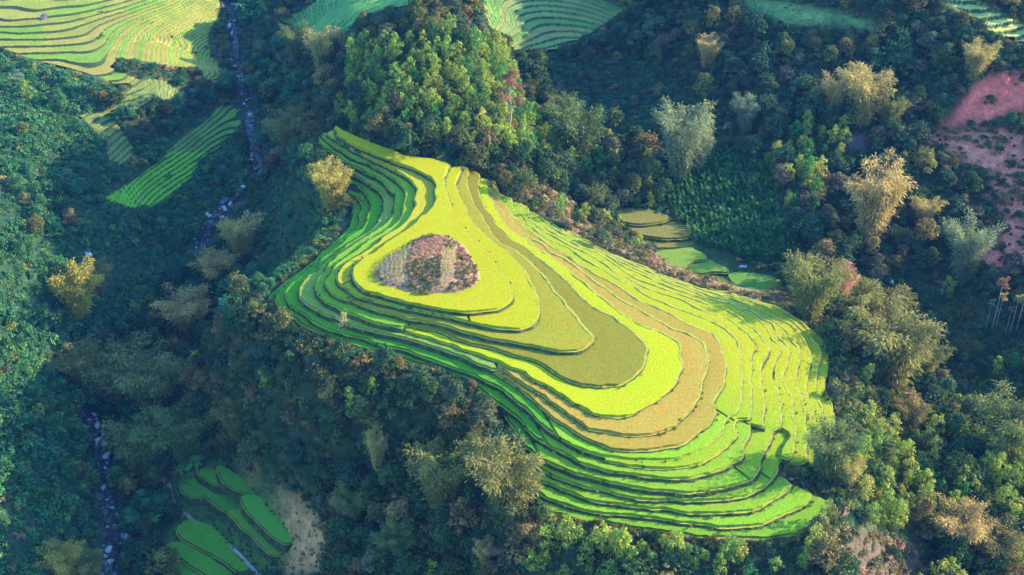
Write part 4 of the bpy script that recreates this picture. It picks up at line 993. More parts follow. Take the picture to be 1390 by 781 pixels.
# ------------------------------------------------------------------ mass planting
GNG = {}
def gn_group(keys, srcs):
    t = bpy.data.node_groups.new('planting', 'GeometryNodeTree')
    t.interface.new_socket('Geometry', in_out='INPUT', socket_type='NodeSocketGeometry')
    t.interface.new_socket('Geometry', in_out='OUTPUT', socket_type='NodeSocketGeometry')
    gi = t.nodes.new('NodeGroupInput'); go = t.nodes.new('NodeGroupOutput'); jn = t.nodes.new('GeometryNodeJoinGeometry')
    def na(n, ty):
        a = t.nodes.new('GeometryNodeInputNamedAttribute'); a.data_type = ty; a.inputs[0].default_value = n
        return [o for o in a.outputs if o.enabled and o.name == 'Attribute'][0]
    rot, scl, pid = na('rot', 'FLOAT_VECTOR'), na('scl', 'FLOAT_VECTOR'), na('pid', 'INT')
    e2r = t.nodes.new('FunctionNodeEulerToRotation'); t.links.new(rot, e2r.inputs[0])
    for i, k in enumerate(keys):
        c = t.nodes.new('FunctionNodeCompare'); c.data_type = 'INT'; c.operation = 'EQUAL'
        ins = [s_ for s_ in c.inputs if s_.enabled]
        t.links.new(pid, ins[0]); ins[1].default_value = i
        oi = t.nodes.new('GeometryNodeObjectInfo'); oi.inputs['Object'].default_value = srcs[k]; oi.transform_space = 'ORIGINAL'
        ip = t.nodes.new('GeometryNodeInstanceOnPoints')
        t.links.new(gi.outputs[0], ip.inputs['Points']); t.links.new(c.outputs[0], ip.inputs['Selection'])
        t.links.new(oi.outputs['Geometry'], ip.inputs['Instance']); t.links.new(e2r.outputs[0], ip.inputs['Rotation']); t.links.new(scl, ip.inputs['Scale'])
        t.links.new(ip.outputs[0], jn.inputs[0])
    t.links.new(jn.outputs[0], go.inputs[0]); return t
def mass(name, label, recs, srcs):
    """recs: list of (key, x, y, z, rot, scale3)"""
    keys = sorted({r[0] for r in recs}, key=str); ki = {k: i for i, k in enumerate(keys)}
    me = bpy.data.meshes.new(name); me.vertices.add(len(recs))
    me.vertices.foreach_set('co', np.array([(r[1], r[2], r[3]) for r in recs], np.float32).ravel())
    a = me.attributes.new('rot', 'FLOAT_VECTOR', 'POINT'); a.data.foreach_set('vector', np.array([r[4] for r in recs], np.float32).ravel())
    a = me.attributes.new('scl', 'FLOAT_VECTOR', 'POINT'); a.data.foreach_set('vector', np.array([r[5] for r in recs], np.float32).ravel())
    a = me.attributes.new('pid', 'INT', 'POINT'); a.data.foreach_set('value', np.array([ki[r[0]] for r in recs], np.int32))
    o = obj(name, me); tag(o, label, kind='stuff')
    md = o.modifiers.new('planting', 'NODES'); md.node_group = gn_group(keys, srcs)
    return o
SRC = {}            # key -> an object in the scene that carries that plant mesh

def jgrid(s, x0=-250, x1=250, y0=92, y1=450, j=.8):
    X, Y = np.meshgrid(np.arange(x0, x1, s), np.arange(y0, y1, s)); x = X.ravel(); y = Y.ravel()
    x = x + (RNG.random(len(x)) - .5) * s * j; y = y + (RNG.random(len(y)) - .5) * s * j
    z = ground_z(x, y); px, py, d = proj(x, y, z)
    m = (px > -230) & (px < 1620) & (py > -110) & (py < 900)
    return x[m], y[m], z[m], px[m], py[m], d[m]
OPEN = [ZID[n] for n in ('stream','stream2','stream3','paddies','pool','ft1','ft2','ft3','ft4','ft5','tr','lawn','pad')]
OPEN2 = OPEN + [ZID[n] for n in ('orchard', 'red', 'straw', 'drygrass', 'slopegrass', 'cassava')]
def clear(x, y, z, h, big=False):
    """True where a plant of height h neither stands on nor hides an open area"""
    ok = np.ones(len(x), bool)
    for f_ in (0.0, .5, .92):
        a, b_, _ = proj(x, y, z + h * f_); zn = zone_of(a, b_)
        ok &= ~np.isin(zn, OPEN2 if (big and f_ > 0) else OPEN) & ~inpoly(a, b_, FOUT)
    t, _l = slab_top(x, y)
    return ok & (t < -1e8)
def zmap(d, zone, default):
    out = np.full(len(zone), float(default))
    for n, v_ in d.items(): out[zone == ZID[n]] = v_
    return out
NM = {i + 1: n for i, n in enumerate(ZORD)}; NM[0] = 'rest'

# bamboo clumps and other single trees come first so the forest leaves them room
SPOTS = []
# ------------------------------------------------------------------ singled-out plants
def place(name, label, cat, px, py, group=None, dx=0, dy=0):
    x, y, z = at(px, py); r = obj(name, None, loc=(x + dx, y + dy, z)); tag(r, label, cat, group); SPOTS.append((x, y, z)); return r, (x, y, z)
def px_m(x, y, z):    # photo pixels per metre at a point
    return FPX / proj(x, y, z)[2]
BAM = {}
def bam_mesh(kind, droop, full, mat, H=10.0, culms=34, leaf=.25):
    k = (kind, droop, full, mat, culms)
    if k not in BAM:
        L, cv, cf = bamboo(hash((kind, culms)) % 97 + 3 if False else kind * 7 + culms, H, culms, droop, full, leaf)
        BAM[k] = (L.build('foliage', LM[mat]), mesh('culms', cv, cf, M_CULM))
    return BAM[k]
BB = [ # base px, base py, height px, width factor, material, droop, kind, label
 (1097,432,90,1.0,'bamboo',.45,1,'large grey green bamboo clump at the far right corner of the terraces'),
 (1132,430,78,.55,'pink',.75,2,'dry pinkish bamboo standing against the large grey green clump'),
 (1206,528,118,1.0,'bamboo',.7,3,'tall yellow green bamboo clump with drooping sprays in the right valley'),
 (1248,520,62,.9,'bamboo',.8,1,'low drooping yellow green bamboo sprays right of the tall clump'),
 (1195,455,70,1.2,'bamboo',.6,2,'olive bamboo clump uphill of the tall drooping one'),
 (1160,440,60,1.1,'bamboo',.5,3,'short olive bamboo clump beside the large grey green one'),
 (1122,648,84,1.0,'bamboo_dark',.5,1,'dark olive bamboo clump at the lower right edge of the terraces'),
 (1150,660,50,.9,'bamboo_tan',.7,2,'low tan bamboo beside the red brown trail'),
 (1357,632,98,1.05,'bamboo',.45,2,'big olive bamboo clump near the right border'),
 (1305,382,80,.9,'bamboo_pale',.35,3,'pale green upright bamboo clump below the orchard'),
 (1180,328,116,.8,'bamboo_tan',.7,1,'tall tan bamboo rising from the right hillside'),
 (1168,170,78,1.0,'bamboo_tan',.45,2,'tan bamboo clump in the middle of the right hillside forest'),
 (1130,160,55,.8,'bamboo_tan',.45,3,'smaller tan bamboo just left of the hillside clump'),
 (1205,178,50,1.0,'bamboo',.45,1,'olive bamboo at the right foot of the hillside clump'),
 (920,246,104,.8,'bamboo_pale',.6,3,'pale grey green bamboo clump in the shaded valley'),
 (945,232,60,.8,'bamboo_pale',.5,1,'smaller pale bamboo to the right of the shaded valley clump'),
 (782,230,92,.9,'bamboo_dark',.55,2,'bluish dark bamboo behind the terrace hill'),
 (765,190,60,.9,'bamboo_dark',.6,3,'dull bamboo upslope of the bluish dark clump'),
 (452,286,72,.9,'bamboo_gold',.7,1,'golden yellow bamboo standing at the mouth of the terrace bowl'),
 (436,262,45,.8,'bamboo',.7,2,'small yellowish bamboo tucked left of the golden one'),
 (400,215,66,1.1,'bamboo',.45,3,'olive topped bamboo clump above the terrace bowl'),
 (330,348,62,.95,'bamboo_tan',.7,1,'tan bamboo with a leaning top beside the middle stream reach'),
 (297,395,62,1.0,'bamboo_tan',.8,2,'tan drooping bamboo downhill of the leaning one'),
 (262,462,78,1.0,'bamboo_tan',.85,3,'orange tan bamboo on the slope below the left nose of the hill'),
 (240,440,40,1.0,'rust',.8,1,'short reddish bamboo next to the orange tan clump'),
 (112,436,82,.85,'bamboo_gold',.8,2,'yellow bamboo plume on the left hillside'),
 (135,400,50,.9,'bamboo',.7,3,'dull yellow bamboo behind the yellow plume'),
 (118,530,70,1.1,'bamboo',.8,1,'olive yellow bamboo above the lower stream'),
 (180,560,100,1.1,'bamboo_dark',.75,2,'tall dark olive bamboo right of the lower stream'),
 (218,568,98,1.0,'bamboo_dark',.7,3,'second tall dark olive bamboo, nearer the slope'),
 (150,545,66,1.1,'bamboo',.8,1,'mid olive bamboo between the yellowish one and the tall dark ones'),
 (196,640,84,1.2,'bamboo_dark',.55,2,'dark bamboo clump hanging over the footpath'),
 (258,632,80,1.0,'bamboo_dark',.6,3,'dark green bamboo behind the banana plants'),
 (325,600,60,.9,'warm',.5,1,'brown tipped bamboo at the forest edge by the paddies'),
 (92,790,70,.9,'bamboo_gold',.8,2,'yellow bamboo at the bottom edge left of the stream'),
 (128,800,62,.8,'bamboo',.8,3,'olive bamboo at the bottom edge beside the stream'),
 (600,690,96,1.0,'bamboo',.5,1,'olive bamboo clump in the forest below the terraces'),
 (690,700,100,1.1,'bamboo',.5,2,'broad olive bamboo clump touching the lower terraces'),
 (650,640,54,1.0,'bamboo',.45,3,'small olive bamboo upslope of the broad one'),
 (514,644,68,.55,'bamboo_tan',.5,1,'slim sand coloured bamboo alone in the dark forest'),
 (660,772,46,.8,'bamboo_tan',.5,2,'short sand coloured bamboo near the bottom edge'),
 (480,720,60,.9,'bamboo_dark',.55,3,'dark bamboo on the forest slope above the straw ground'),
 (540,765,60,1.0,'bamboo_dark',.6,1,'dark bamboo near the bottom edge in the forest'),
 (1300,745,70,1.2,'bamboo_tan',.85,3,'brownish drooping bamboo in the bottom right thicket'),
 (1345,770,66,1.2,'warm',.85,2,'olive brown drooping bamboo in the bottom right corner'),
 (1232,585,50,1.0,'warm',.8,1,'brown leaved bamboo between the acacias and the tall clump'),
 (440,100,60,.9,'bamboo_tan',.6,2,'pinkish tan bamboo between the stream and the wooded hilltop'),
 (405,90,55,.9,'bamboo_dark',.5,3,'grey bamboo near the top of the stream'),
 (960,95,45,.9,'bamboo_tan',.45,1,'small tan bamboo high on the right hillside'),
 (1010,180,48,.9,'bamboo_pale',.5,2,'pale bamboo halfway up the right hillside'),
 (1320,110,50,1.0,'bamboo_tan',.5,3,'tan bamboo at the top edge of the red bank'),
 (1250,310,44,1.0,'bamboo_tan',.6,1,'small tan bamboo on the slope left of the orchard'),
]
for bx, by, hp, wf, mt, dr_, kd, lab in BB:
    r, (x, y, z) = place('bamboo_clump', lab, 'bamboo', bx, by, 'bamboo clumps')
    s_ = hp / px_m(x, y, z) / (CP * 10.0) * 1.04
    fm, cm = bam_mesh(kd, round(dr_ * 4) / 4, 1.0, mt)
    r.rotation_euler[2] = RNG.random() * 6.28; r.scale = (s_ * wf, s_ * wf, s_)
    obj('foliage', fm, r); obj('culms', cm, r)
# tall pine-like tree on the wooded hill
r, (x, y, z) = place('tall_tree', 'tall tree with a bare reddish trunk and thin rusty crown on the wooded hill', 'tree', 693, 192)
H_ = 84 / px_m(x, y, z) / CP; L = Leaves(); rg = np.random.default_rng(3)
for a, rr, hh in [(0,.2,.97),(.6,1.1,.9),(2.2,1.5,.86),(3.6,1.2,.92),(5,1.4,.84),(.2,2.0,.76),(3.1,2.1,.72),(1.5,1.2,.8),(4.4,2.0,.66),(2.6,1.8,.6),(6.0,1.6,.6),(.3,1.9,.52)]:
    lobe(L, rg, (math.cos(a) * rr, math.sin(a) * rr, H_ * hh), 1.15, 300, .17, rg.random(), .45, .2, .55)
obj('crown', L.build('crown', LM['rust']), r)
obj('trunk', trunk(9, H_, .22, 9, M_PALEBARK, .5, .14), r)
L = Leaves(); [lobe(L, rg, (math.cos(a) * .8, math.sin(a) * .8, 1.2), 1.0, 120, .16, rg.random()) for a in (0, 2, 4)]
r2, _ = place('shrub', 'pink brown shrub round the foot of the tall reddish tree', 'shrub', 692, 178); obj('foliage', L.build('foliage', LM['rust']), r2)
# bare tree on the terrace rim
r, (x, y, z) = place('bare_tree', 'small pale half bare tree standing against the lower left terraces', 'tree', 470, 468)
H_ = 42 / px_m(x, y, z) / CP; L = Leaves()
for i in range(16):
    a = i * 2.4; hh = .45 + .55 * i / 16; rr = 1.2 * (1.15 - hh)
    lobe(L, rg, (math.cos(a) * rr, math.sin(a) * rr, H_ * hh), .5, 26, .12, rg.random(), .4, .2)
obj('crown', L.build('crown', LM['bamboo_tan']), r); obj('trunk', trunk(4, H_ * 1.1, .13, 9, M_PALEBARK, .35, .3), r)
# slender pole trees at the right border
PT = []
for i in range(3):
    L = Leaves()
    for j in range(6): lobe(L, rg, (math.cos(j * 2.4) * .5, math.sin(j * 2.4) * .5, 9.0 + j * .42), .75 - .07 * j, 60, .15, rg.random(), .5, .4)
    PT.append((L, mesh('trunk', *(lambda v, f: (tube_path(v, f, [np.array([0, 0, -.5]), np.array([.08, 0, 4]), np.array([0, .1, 8]), np.array([0, 0, 11])], .11, .04), (np.array(v), f))[1])([], []), M_PALEBARK, True)))
for i, (bx, by, hp, mt, lab) in enumerate([(1345,450,72,'rust','tallest slender pole tree with a pointed rusty top near the right border'),(1350,449,50,'bamboo_tan','slender pole tree with a small round orange top beside the tallest one'),
    (1336,452,44,'bamboo_pale','slender grey green pole tree left of the tallest one'),(1371,450,50,'bamboo_tan','slender pole tree with a rounded tan top, right of the tallest one'),(1364,455,38,'rust','short slender pole tree between the two rounded tops'),
    (1382,440,38,'bamboo_tan','thin pole tree close to the right border, behind the others'),(1388,492,62,'rust','slender pole tree cut by the right border with a red top'),(1378,452,46,'bamboo_pale','pale pole tree among the brown topped ones at the right border')]):
    r, (x, y, z) = place('pole_tree', lab, 'tree', bx, by, 'slender pole trees by the right border')
    s_ = hp / px_m(x, y, z) / (CP * 11.3); r.scale = (s_ * 1.1, s_ * 1.1, s_)
    obj('crown', PT[i % 3][0].build('crown', LM[mt]), r); obj('trunk', PT[i % 3][1], r)
# banana plants
def banana(seed, H=3.2, n=9):
    rg = np.random.default_rng(seed); v = []; f = []
    for i in range(n):
        a = i * 2.4 + rg.random() * .5; el = .35 + .6 * rg.random(); ln = H * .62 * (.8 + .4 * rg.random()); w = .34
        P = [np.array([math.cos(a) * ln * t * math.cos(el * (1 - .2 * t)), math.sin(a) * ln * t * math.cos(el * (1 - .2 * t)), H * .6 + ln * (math.sin(el) * t * 1.25 - t * t * .75)]) for t in np.linspace(0, 1, 8)]
        sd = np.array([-math.sin(a), math.cos(a), 0]); n0 = len(v)
        for j, p_ in enumerate(P):
            ww = w * math.sin(min(1, j / 7 + .08) * 3.0) + .04
            v += [p_ - sd * ww + np.array([0, 0, -.10]), p_ + np.array([0, 0, .05]), p_ + sd * ww + np.array([0, 0, -.10])]
        for j in range(7):
            for q in range(2): f.append((n0 + j * 3 + q, n0 + j * 3 + q + 1, n0 + j * 3 + q + 4, n0 + j * 3 + q + 3))
    me = mesh('leaves', np.array(v), f, LM['banana'], True)
    a = me.attributes.new('rnd', 'FLOAT', 'FACE'); a.data.foreach_set('value', rg.random(len(f)).astype(np.float32))
    tv = []; tf = []; tube_path(tv, tf, [np.array([0, 0, -.3]), np.array([0, 0, H * .3]), np.array([0, 0, H * .62])], .16, .1, 8)
    return me, mesh('stem', np.array(tv), tf, M_CULM, True)
BN = [banana(i, 3.4 + .3 * i, 9 + i) for i in range(3)]
for i, (bx, by, s_, lab) in enumerate([(205,722,1.25,'biggest banana plant, alone on the grass between stream and channel'),(192,716,.8,'small banana plant at the left foot of the biggest one'),(268,642,1.0,'banana plant with spread leaves above the paddies'),
    (258,646,.8,'banana plant in the middle of the three above the paddies'),(249,650,.75,'left and smallest banana plant of the three above the paddies'),(330,22,1.2,'banana plant by the stream at the top edge'),(345,30,1.1,'banana plant right of the one by the stream at the top edge'),(355,14,1.0,'rearmost banana plant at the top edge')]):
    r, _ = place('banana_plant', lab, 'banana plant', bx, by, 'banana plants'); r.scale = (s_, s_, s_); r.rotation_euler[2] = i
    obj('leaves', BN[i % 3][0], r); obj('stem', BN[i % 3][1], r)
SPA = np.array(SPOTS)
def away(x, y, d):
    return np.min(np.hypot(x[:, None] - SPA[None, :, 0], y[:, None] - SPA[None, :, 1]), 1) > d

# ------------------------------------------------------------------ forest trees
x, y, z, px, py, d = jgrid(3.1)
zn = zone_of(px + fbm(x, y, 8, 2) * 16, py + fbm(x, y, 8, 2, 3) * 10)
pr = zmap(dict(cforest=.97, hilltop=.97, lefthill=.2, valleyshrub=.16, ridgescrub=.10, fern=.10, slopegrass=.05, brownscrub=.08, trailside=.10, orchard=.06,
               cassava=0, acacia1=.10, acacia2=.38, acacia3=.22, acacia4=.3, red=.06, straw=.02, drygrass=.02, stream=0, stream2=0, stream3=0, paddies=0, pool=0, ft1=0, ft2=0, ft3=0, ft4=0, ft5=0, tr=0, lawn=.05, pad=0), zn, .86)
den = fbm(x, y, 22, 2, 12)
pr = np.where((zn == 0), np.clip(pr + den * .5, .35, 1), pr); pr = np.where(zn == ZID['lefthill'], np.clip(pr + den * .7, 0, 1), pr)
sc_ = .40 + RNG.random(len(x)) ** 1.7 * .48
sc_ = np.where(np.isin(zn, [ZID['lefthill'], ZID['slopegrass'], ZID['trailside'], ZID['valleyshrub'], ZID['ridgescrub']]), sc_ * .75, sc_)
keep = (RNG.random(len(x)) < pr) & away(x, y, 2.0)
ok7 = clear(x, y, z, 7.0 * sc_, True); ok4 = clear(x, y, z, 3.4 * sc_)
sc_ = np.where(ok7, sc_, sc_ * .5); keep &= ok7 | ok4
TREES = []
for i in np.nonzero(keep)[0]:
    zz = zn[i]; u = RNG.random(); nm = NM[zz]
    right = px[i] > 740 and py[i] < 400
    if nm in ('lefthill', 'slopegrass'): m_ = 'teal' if u < .86 else ('forest' if u < .94 else 'warm')
    elif nm == 'hilltop': m_ = 'warm' if u < .45 else 'dusk'
    elif nm == 'cforest': m_ = 'forest' if u < .68 else ('warm' if u < .76 + .12 * (py[i] < 640) else 'dusk')  # more warm crowns upslope, their sunlight put into the leaf tone
    elif right: m_ = 'dusk' if u < .62 else ('forest' if u < .90 else 'warm')
    elif px[i] < 420: m_ = 'teal' if u < .5 else ('forest' if u < .85 else ('dusk' if u < .95 else 'warm'))
    else: m_ = 'forest' if u < .80 else ('warm' if u < .93 else 'dusk')
    TREES.append((('b', m_, int(RNG.integers(5))), x[i], y[i], z[i] - .25, (RNG.normal() * .05, RNG.normal() * .05, RNG.random() * 6.28), (sc_[i] * (.85 + .3 * RNG.random()),) * 2 + (sc_[i] * (.85 + .35 * RNG.random()),), nm, px[i], py[i], d[i]))
WHERE = dict(cforest='in the dense forest band below the main hill', hilltop='on the wooded hilltop behind the saddle', lefthill='among the shrubs of the left hillside', rest='in the mixed woodland on the slopes',
             valleyshrub='in the shrubby right valley', acacia1='at the edge of the young plantation on the hill', acacia2='among the young trees at the bottom edge', acacia3='among the young trees at lower right', acacia4='among the young trees on the right hillside')
TN_ = dict(forest='dark green', warm='warm brown olive', dusk='dull bluish green', teal='deep teal green')
def split(recs, nmax):
    """the nearest in view stand alone, first of every mesh kind too"""
    inview = [i for i, r in enumerate(recs) if 0 < r[7] < 1390 and 0 < r[8] < 800]
    inview.sort(key=lambda i: recs[i][9] / recs[i][5][0])
    have = set(); solo = []
    for i in inview:
        if recs[i][0] not in have: have.add(recs[i][0]); solo.append(i)
    s_ = set(solo)
    for i in inview:
        if len(s_) >= nmax: break
        s_.add(i)
    for i, r in enumerate(recs):
        if r[0] not in have: have.add(r[0]); s_.add(i)
    return sorted(s_), [i for i in range(len(recs)) if i not in s_]
def solo_tree(rec, name, label, cat, group, tk, tsc=1.0):
    k, x_, y_, z_, rot, scl = rec[:6]
    r = obj(name, None, loc=(x_, y_, z_)); r.rotation_euler = rot; r.scale = scl; tag(r, label, cat, group)
    c = obj('crown', PROTO[k], r); obj('trunk', tk, r)
    SRC.setdefault(k, c); return r
s_i, m_i = split(TREES, 300)
for i in s_i:
    rc = TREES[i]; w_ = WHERE.get(rc[6], 'in the mixed woodland on the slopes'); lab = '%s broadleaf tree %s' % (TN_[rc[0][1]], w_)
    solo_tree(rc, 'broadleaf_tree', lab, 'tree', lab.replace(' tree ', ' trees '), TRUNK[i % 3])
mass('forest', 'woodland of dark broadleaf trees covering the slopes round the terraces', [TREES[i][:6] for i in m_i], SRC)

# ------------------------------------------------------------------ young planted trees
x, y, z, px, py, d = jgrid(2.05)
zn = zone_of(px + fbm(x, y, 6, 2, 1) * 12, py + fbm(x, y, 6, 2, 5) * 8)
pr = zmap(dict(acacia1=.93, acacia2=.85, acacia3=.92, acacia4=.85, trailside=.10, valleyshrub=.04, cforest=.03, hilltop=0, lefthill=.008, cassava=0, orchard=0, red=0, straw=0, fern=.0, slopegrass=0, ridgescrub=.02, drygrass=0,
               stream=0, stream2=0, stream3=0, paddies=0, pool=0, ft1=0, ft2=0, ft3=0, ft4=0, ft5=0, tr=0, lawn=0, pad=0), zn, .0)
pr = np.where((zn == 0) & (px > 1140) & (py > 560), .25, pr); pr = np.where((zn == 0) & (px > 760) & (px < 900) & (py > 200) & (py < 330), .15, pr)
sc_ = .5 + RNG.random(len(x)) ** 1.3 * .75; keep = (RNG.random(len(x)) < pr) & clear(x, y, z, 4.6 * sc_) & away(x, y, 1.6)
YT = []
for i in np.nonzero(keep)[0]:
    m_ = 'young' if RNG.random() < (.30 if px[i] > 660 and py[i] < 300 else .12) else 'acacia'
    YT.append((('a', m_, int(RNG.integers(4))), x[i], y[i], z[i] - .2, (RNG.normal() * .11, RNG.normal() * .11, RNG.random() * 6.28), (sc_[i],) * 2 + (sc_[i] * (.85 + .4 * RNG.random()),), NM[zn[i]], px[i], py[i], d[i]))
s_i, m_i = split(YT, 300)
WY = dict(acacia1='in the plantation on the hill behind the saddle', acacia2='in the row of young trees below the terraces', acacia3='in the young stand at lower right', acacia4='in the patch on the right hillside')
for i in s_i:
    rc = YT[i]; lab = '%s young planted tree %s' % ({'acacia': 'yellow green', 'young': 'fresh green'}[rc[0][1]], WY.get(rc[6], 'scattered on the lower slopes'))
    solo_tree(rc, 'young_tree', lab, 'young tree', lab.replace(' tree ', ' trees '), TRUNK_A[i % 2])
mass('plantation', 'close planted stand of slim yellow green young trees', [YT[i][:6] for i in m_i], SRC)

# ------------------------------------------------------------------ orchard bushes
x, y, z, px, py, d = jgrid(2.5, j=.85)
m = (inpoly(px, py, ZONE['orchard']) & (RNG.random(len(x)) < np.clip(.7 + fbm(x, y, 9, 2, 8) * 1.3, .15, 1))) | (inpoly(px, py, ZONE['red']) & (RNG.random(len(x)) < .12)); m &= away(x, y, 2)
for i in RNG.permutation(np.nonzero(m)[0])[:290]:
    k = ('o', 'teal', int(RNG.integers(3))); s_ = .45 + RNG.random() ** 2 * 1.3
    o = obj('orchard_bush', PROTO[k], loc=(x[i], y[i], z[i] - .1)); o.scale = (s_,) * 3; o.rotation_euler[2] = RNG.random() * 6
    tag(o, 'small round dark green bush on the bare reddish orchard soil', 'bush', 'round bushes on the red soil'); SRC.setdefault(k, o)

# ------------------------------------------------------------------ undergrowth
def shrub_src(k, x_, y_, z_, lab):
    o = obj('shrub', PROTO[k], loc=(x_, y_, z_)); tag(o, lab, 'shrub', lab.replace('shrub', 'shrubs', 1)); SRC[k] = o
x, y, z, px, py, d = jgrid(1.28)
zn = zone_of(px + fbm(x, y, 5, 2, 1) * 10, py + fbm(x, y, 5, 2, 5) * 7)
pr = zmap(dict(cforest=.92, hilltop=.6, lefthill=.98, valleyshrub=.92, ridgescrub=.9, fern=.97, slopegrass=.98, brownscrub=.85, trailside=.9, orchard=.38, cassava=.05, acacia1=.8, acacia2=.9, acacia3=.85, acacia4=.85,
               red=.04, straw=.85, drygrass=.35, stream=.10, stream2=.25, stream3=.36, paddies=.0, pool=0, ft1=.022, ft2=.05, ft3=.02, ft4=0, ft5=.003, tr=0, lawn=.35, pad=.0), zn, .85)
MIX = dict(lefthill=[('teal', .93), ('acacia', .965), ('warm', 1)], slopegrass=[('teal', .7), ('grass', 1)], fern=[('dusk', .5), ('teal', .9), ('warm', 1)], valleyshrub=[('forest', .45), ('grass', .75), ('teal', .9), ('warm', 1)],
           ridgescrub=[('straw', .45), ('warm', .75), ('grass', .92), ('pink', 1)], drygrass=[('grass', .6), ('straw', 1)], brownscrub=[('straw', .35), ('warm', .7), ('pink', .8), ('forest', 1)],
           trailside=[('grass', .35), ('forest', .6), ('acacia', .8), ('warm', 1)], straw=[('straw', .85), ('pink', 1)], orchard=[('forest', .6), ('pink', .8), ('straw', 1)], lawn=[('grass', 1)], acacia1=[('acacia', .5), ('forest', 1)],
           acacia3=[('acacia', .5), ('grass', .8), ('warm', 1)], red=[('pink', .6), ('dusk', 1)], cforest=[('forest', .8), ('warm', 1)], rest=[('forest', .42), ('dusk', .66), ('teal', .88), ('warm', .98), ('pink', 1)])
keep = (RNG.random(len(x)) < pr)
tt, _ = slab_top(x, y); keep &= (tt < -1e8) & ~inpoly(*proj(x, y, z + .3)[:2], FOUT)
sc_ = .45 + RNG.random(len(x)) ** 1.5 * .75
stp = np.hypot(ground_z(x + 1, y) - ground_z(x - 1, y), ground_z(x, y + 1) - ground_z(x, y - 1)) / 2; sc_ = sc_ * np.where(zn == ZID['cforest'], np.clip(1 + stp * .7, 1, 1.5), 1)
big = (zn == ZID['lefthill']); swell = np.clip(fbm(x, y, 6, 2, 44) * 1.6 + .5, 0, 1.1)
sc_ = np.where(big, sc_ * (.8 + swell), sc_); sc_ = np.where(np.isin(zn, [ZID['lawn'], ZID['drygrass'], ZID['straw']]), sc_ * .5, sc_)
keep &= clear(x, y, z, sc_ * 1.0) | np.isin(zn, OPEN)
near_water = np.isin(zn, [ZID['stream'], ZID['stream2'], ZID['stream3']])
UG = []
for i in np.nonzero(keep)[0]:
    nm = NM[zn[i]]; u = RNG.random()
    for m_, c_ in MIX.get(nm, MIX['rest']):
        if u <= c_: break
    h_ = sc_[i] * (.75 + .5 * RNG.random())
    UG.append((('m', m_, int(RNG.integers(3))), x[i], y[i], z[i] - .12, (0, 0, RNG.random() * 6.28), (sc_[i], sc_[i], h_ * (.5 if nm == 'lawn' else 1))))
done = set(); rest = []
SN = dict(teal='teal leaved low shrub among the undergrowth', forest='dark leaved low shrub among the undergrowth', dusk='dull bluish low shrub among the undergrowth', acacia='yellow green low shrub among the undergrowth', straw='straw coloured low shrub among the undergrowth', grass='grassy green low shrub among the undergrowth', pink='pinkish dry low shrub among the undergrowth', warm='brownish low shrub among the undergrowth')
for r_ in UG:
    if r_[0] not in SRC:
        shrub_src(r_[0], r_[1], r_[2], r_[3], SN[r_[0][1]])
    else: rest.append(r_)
mass('undergrowth', 'leafy undergrowth and low shrubs covering the slopes', rest, SRC)
# ------------------------------------------------------------------ grass on the banks and round the paddies
TG = []
def tuft_at(x_, y_, z_, m_='grass', s_=1.0):
    TG.append((('t', m_, int(RNG.integers(3))), x_, y_, z_, (0, 0, RNG.random() * 6.28), (s_, s_, s_)))
for (x_, y_, z_) in EDGE:
    for q in range(2):
        if RNG.random() < (.75 if (y_ < 150 or x_ < -22) else .07):
            a_ = RNG.normal(size=2) * .22; u = RNG.random()
            tuft_at(x_ + a_[0], y_ + a_[1], z_ - .05 - RNG.random() * .5, 'straw' if u < .16 else 'grass', .45 + RNG.random() * .5)
rr_ = RIM
for (x_, y_, z_) in RIM:
    for q in range(7):
        a_ = RNG.normal(size=2) * 1.0; xx, yy = x_ + a_[0], y_ + a_[1]
        if slab_top(np.array([xx]), np.array([yy]))[0][0] < -1e8: tuft_at(xx, yy, float(ground_z(xx, yy)[0]), 'grass' if RNG.random() < .8 else 'straw', .8 + RNG.random())
for pl_, zz in PD:
    for (x_, y_) in pl_:
        if RNG.random() < .8: tuft_at(x_ + RNG.normal() * .3, y_ + RNG.normal() * .3, zz - .1 - RNG.random() * .3, 'grass' if RNG.random() < .8 else 'straw', .5 + RNG.random() * .5)
# low beds between the paddies, crop patch in the valley, grass of the open strips
x, y, z, px, py, d = jgrid(.75)
zz_ = zone_of(px, py)
m = (zz_ == ZID['paddies']) & (RNG.random(len(x)) < .55)
for i in np.nonzero(m)[0]: tuft_at(x[i], y[i], z[i], 'young' if RNG.random() < .5 else 'grass', .7 + RNG.random() * .5)
k0 = {}
o_t = None
for k in sorted({t_[0] for t_ in TG}, key=str):
    r_ = next(t_ for t_ in TG if t_[0] == k); o = obj('grass_tuft', PROTO[k], loc=r_[1:4]); tag(o, {'grass': 'green', 'straw': 'straw coloured', 'young': 'fresh green'}[k[1]] + ' grass tuft on a field bank', 'grass tuft', 'grass tufts on the banks'); SRC[k] = o
mass('bank_grass', 'weedy grass fringing the terrace banks and paddies', TG, SRC)
x, y, z, px, py, d = jgrid(1.0, j=.5)
zz_ = zone_of(px, py); CS = []
for i in np.nonzero((zz_ == ZID['cassava']) & (RNG.random(len(x)) < .95))[0]:
    s_ = 1.2 + RNG.random() * .7; CS.append((('s', 'young', int(RNG.integers(2))), x[i], y[i], z[i], (0, 0, RNG.random() * 6), (s_ * 1.2, s_ * 1.2, s_)))
for k in (('s', 'young', 0), ('s', 'young', 1)):
    r_ = next(t_ for t_ in CS if t_[0] == k); o = obj('crop_plant', PROTO[k], loc=r_[1:4]); o.scale = r_[5]; tag(o, 'leafy crop plant in the shaded valley patch', 'crop plant', 'crop plants in the shaded valley patch'); SRC[k] = o
mass('crop_patch', 'dense dark green crop patch on the shaded valley slope', CS, SRC)
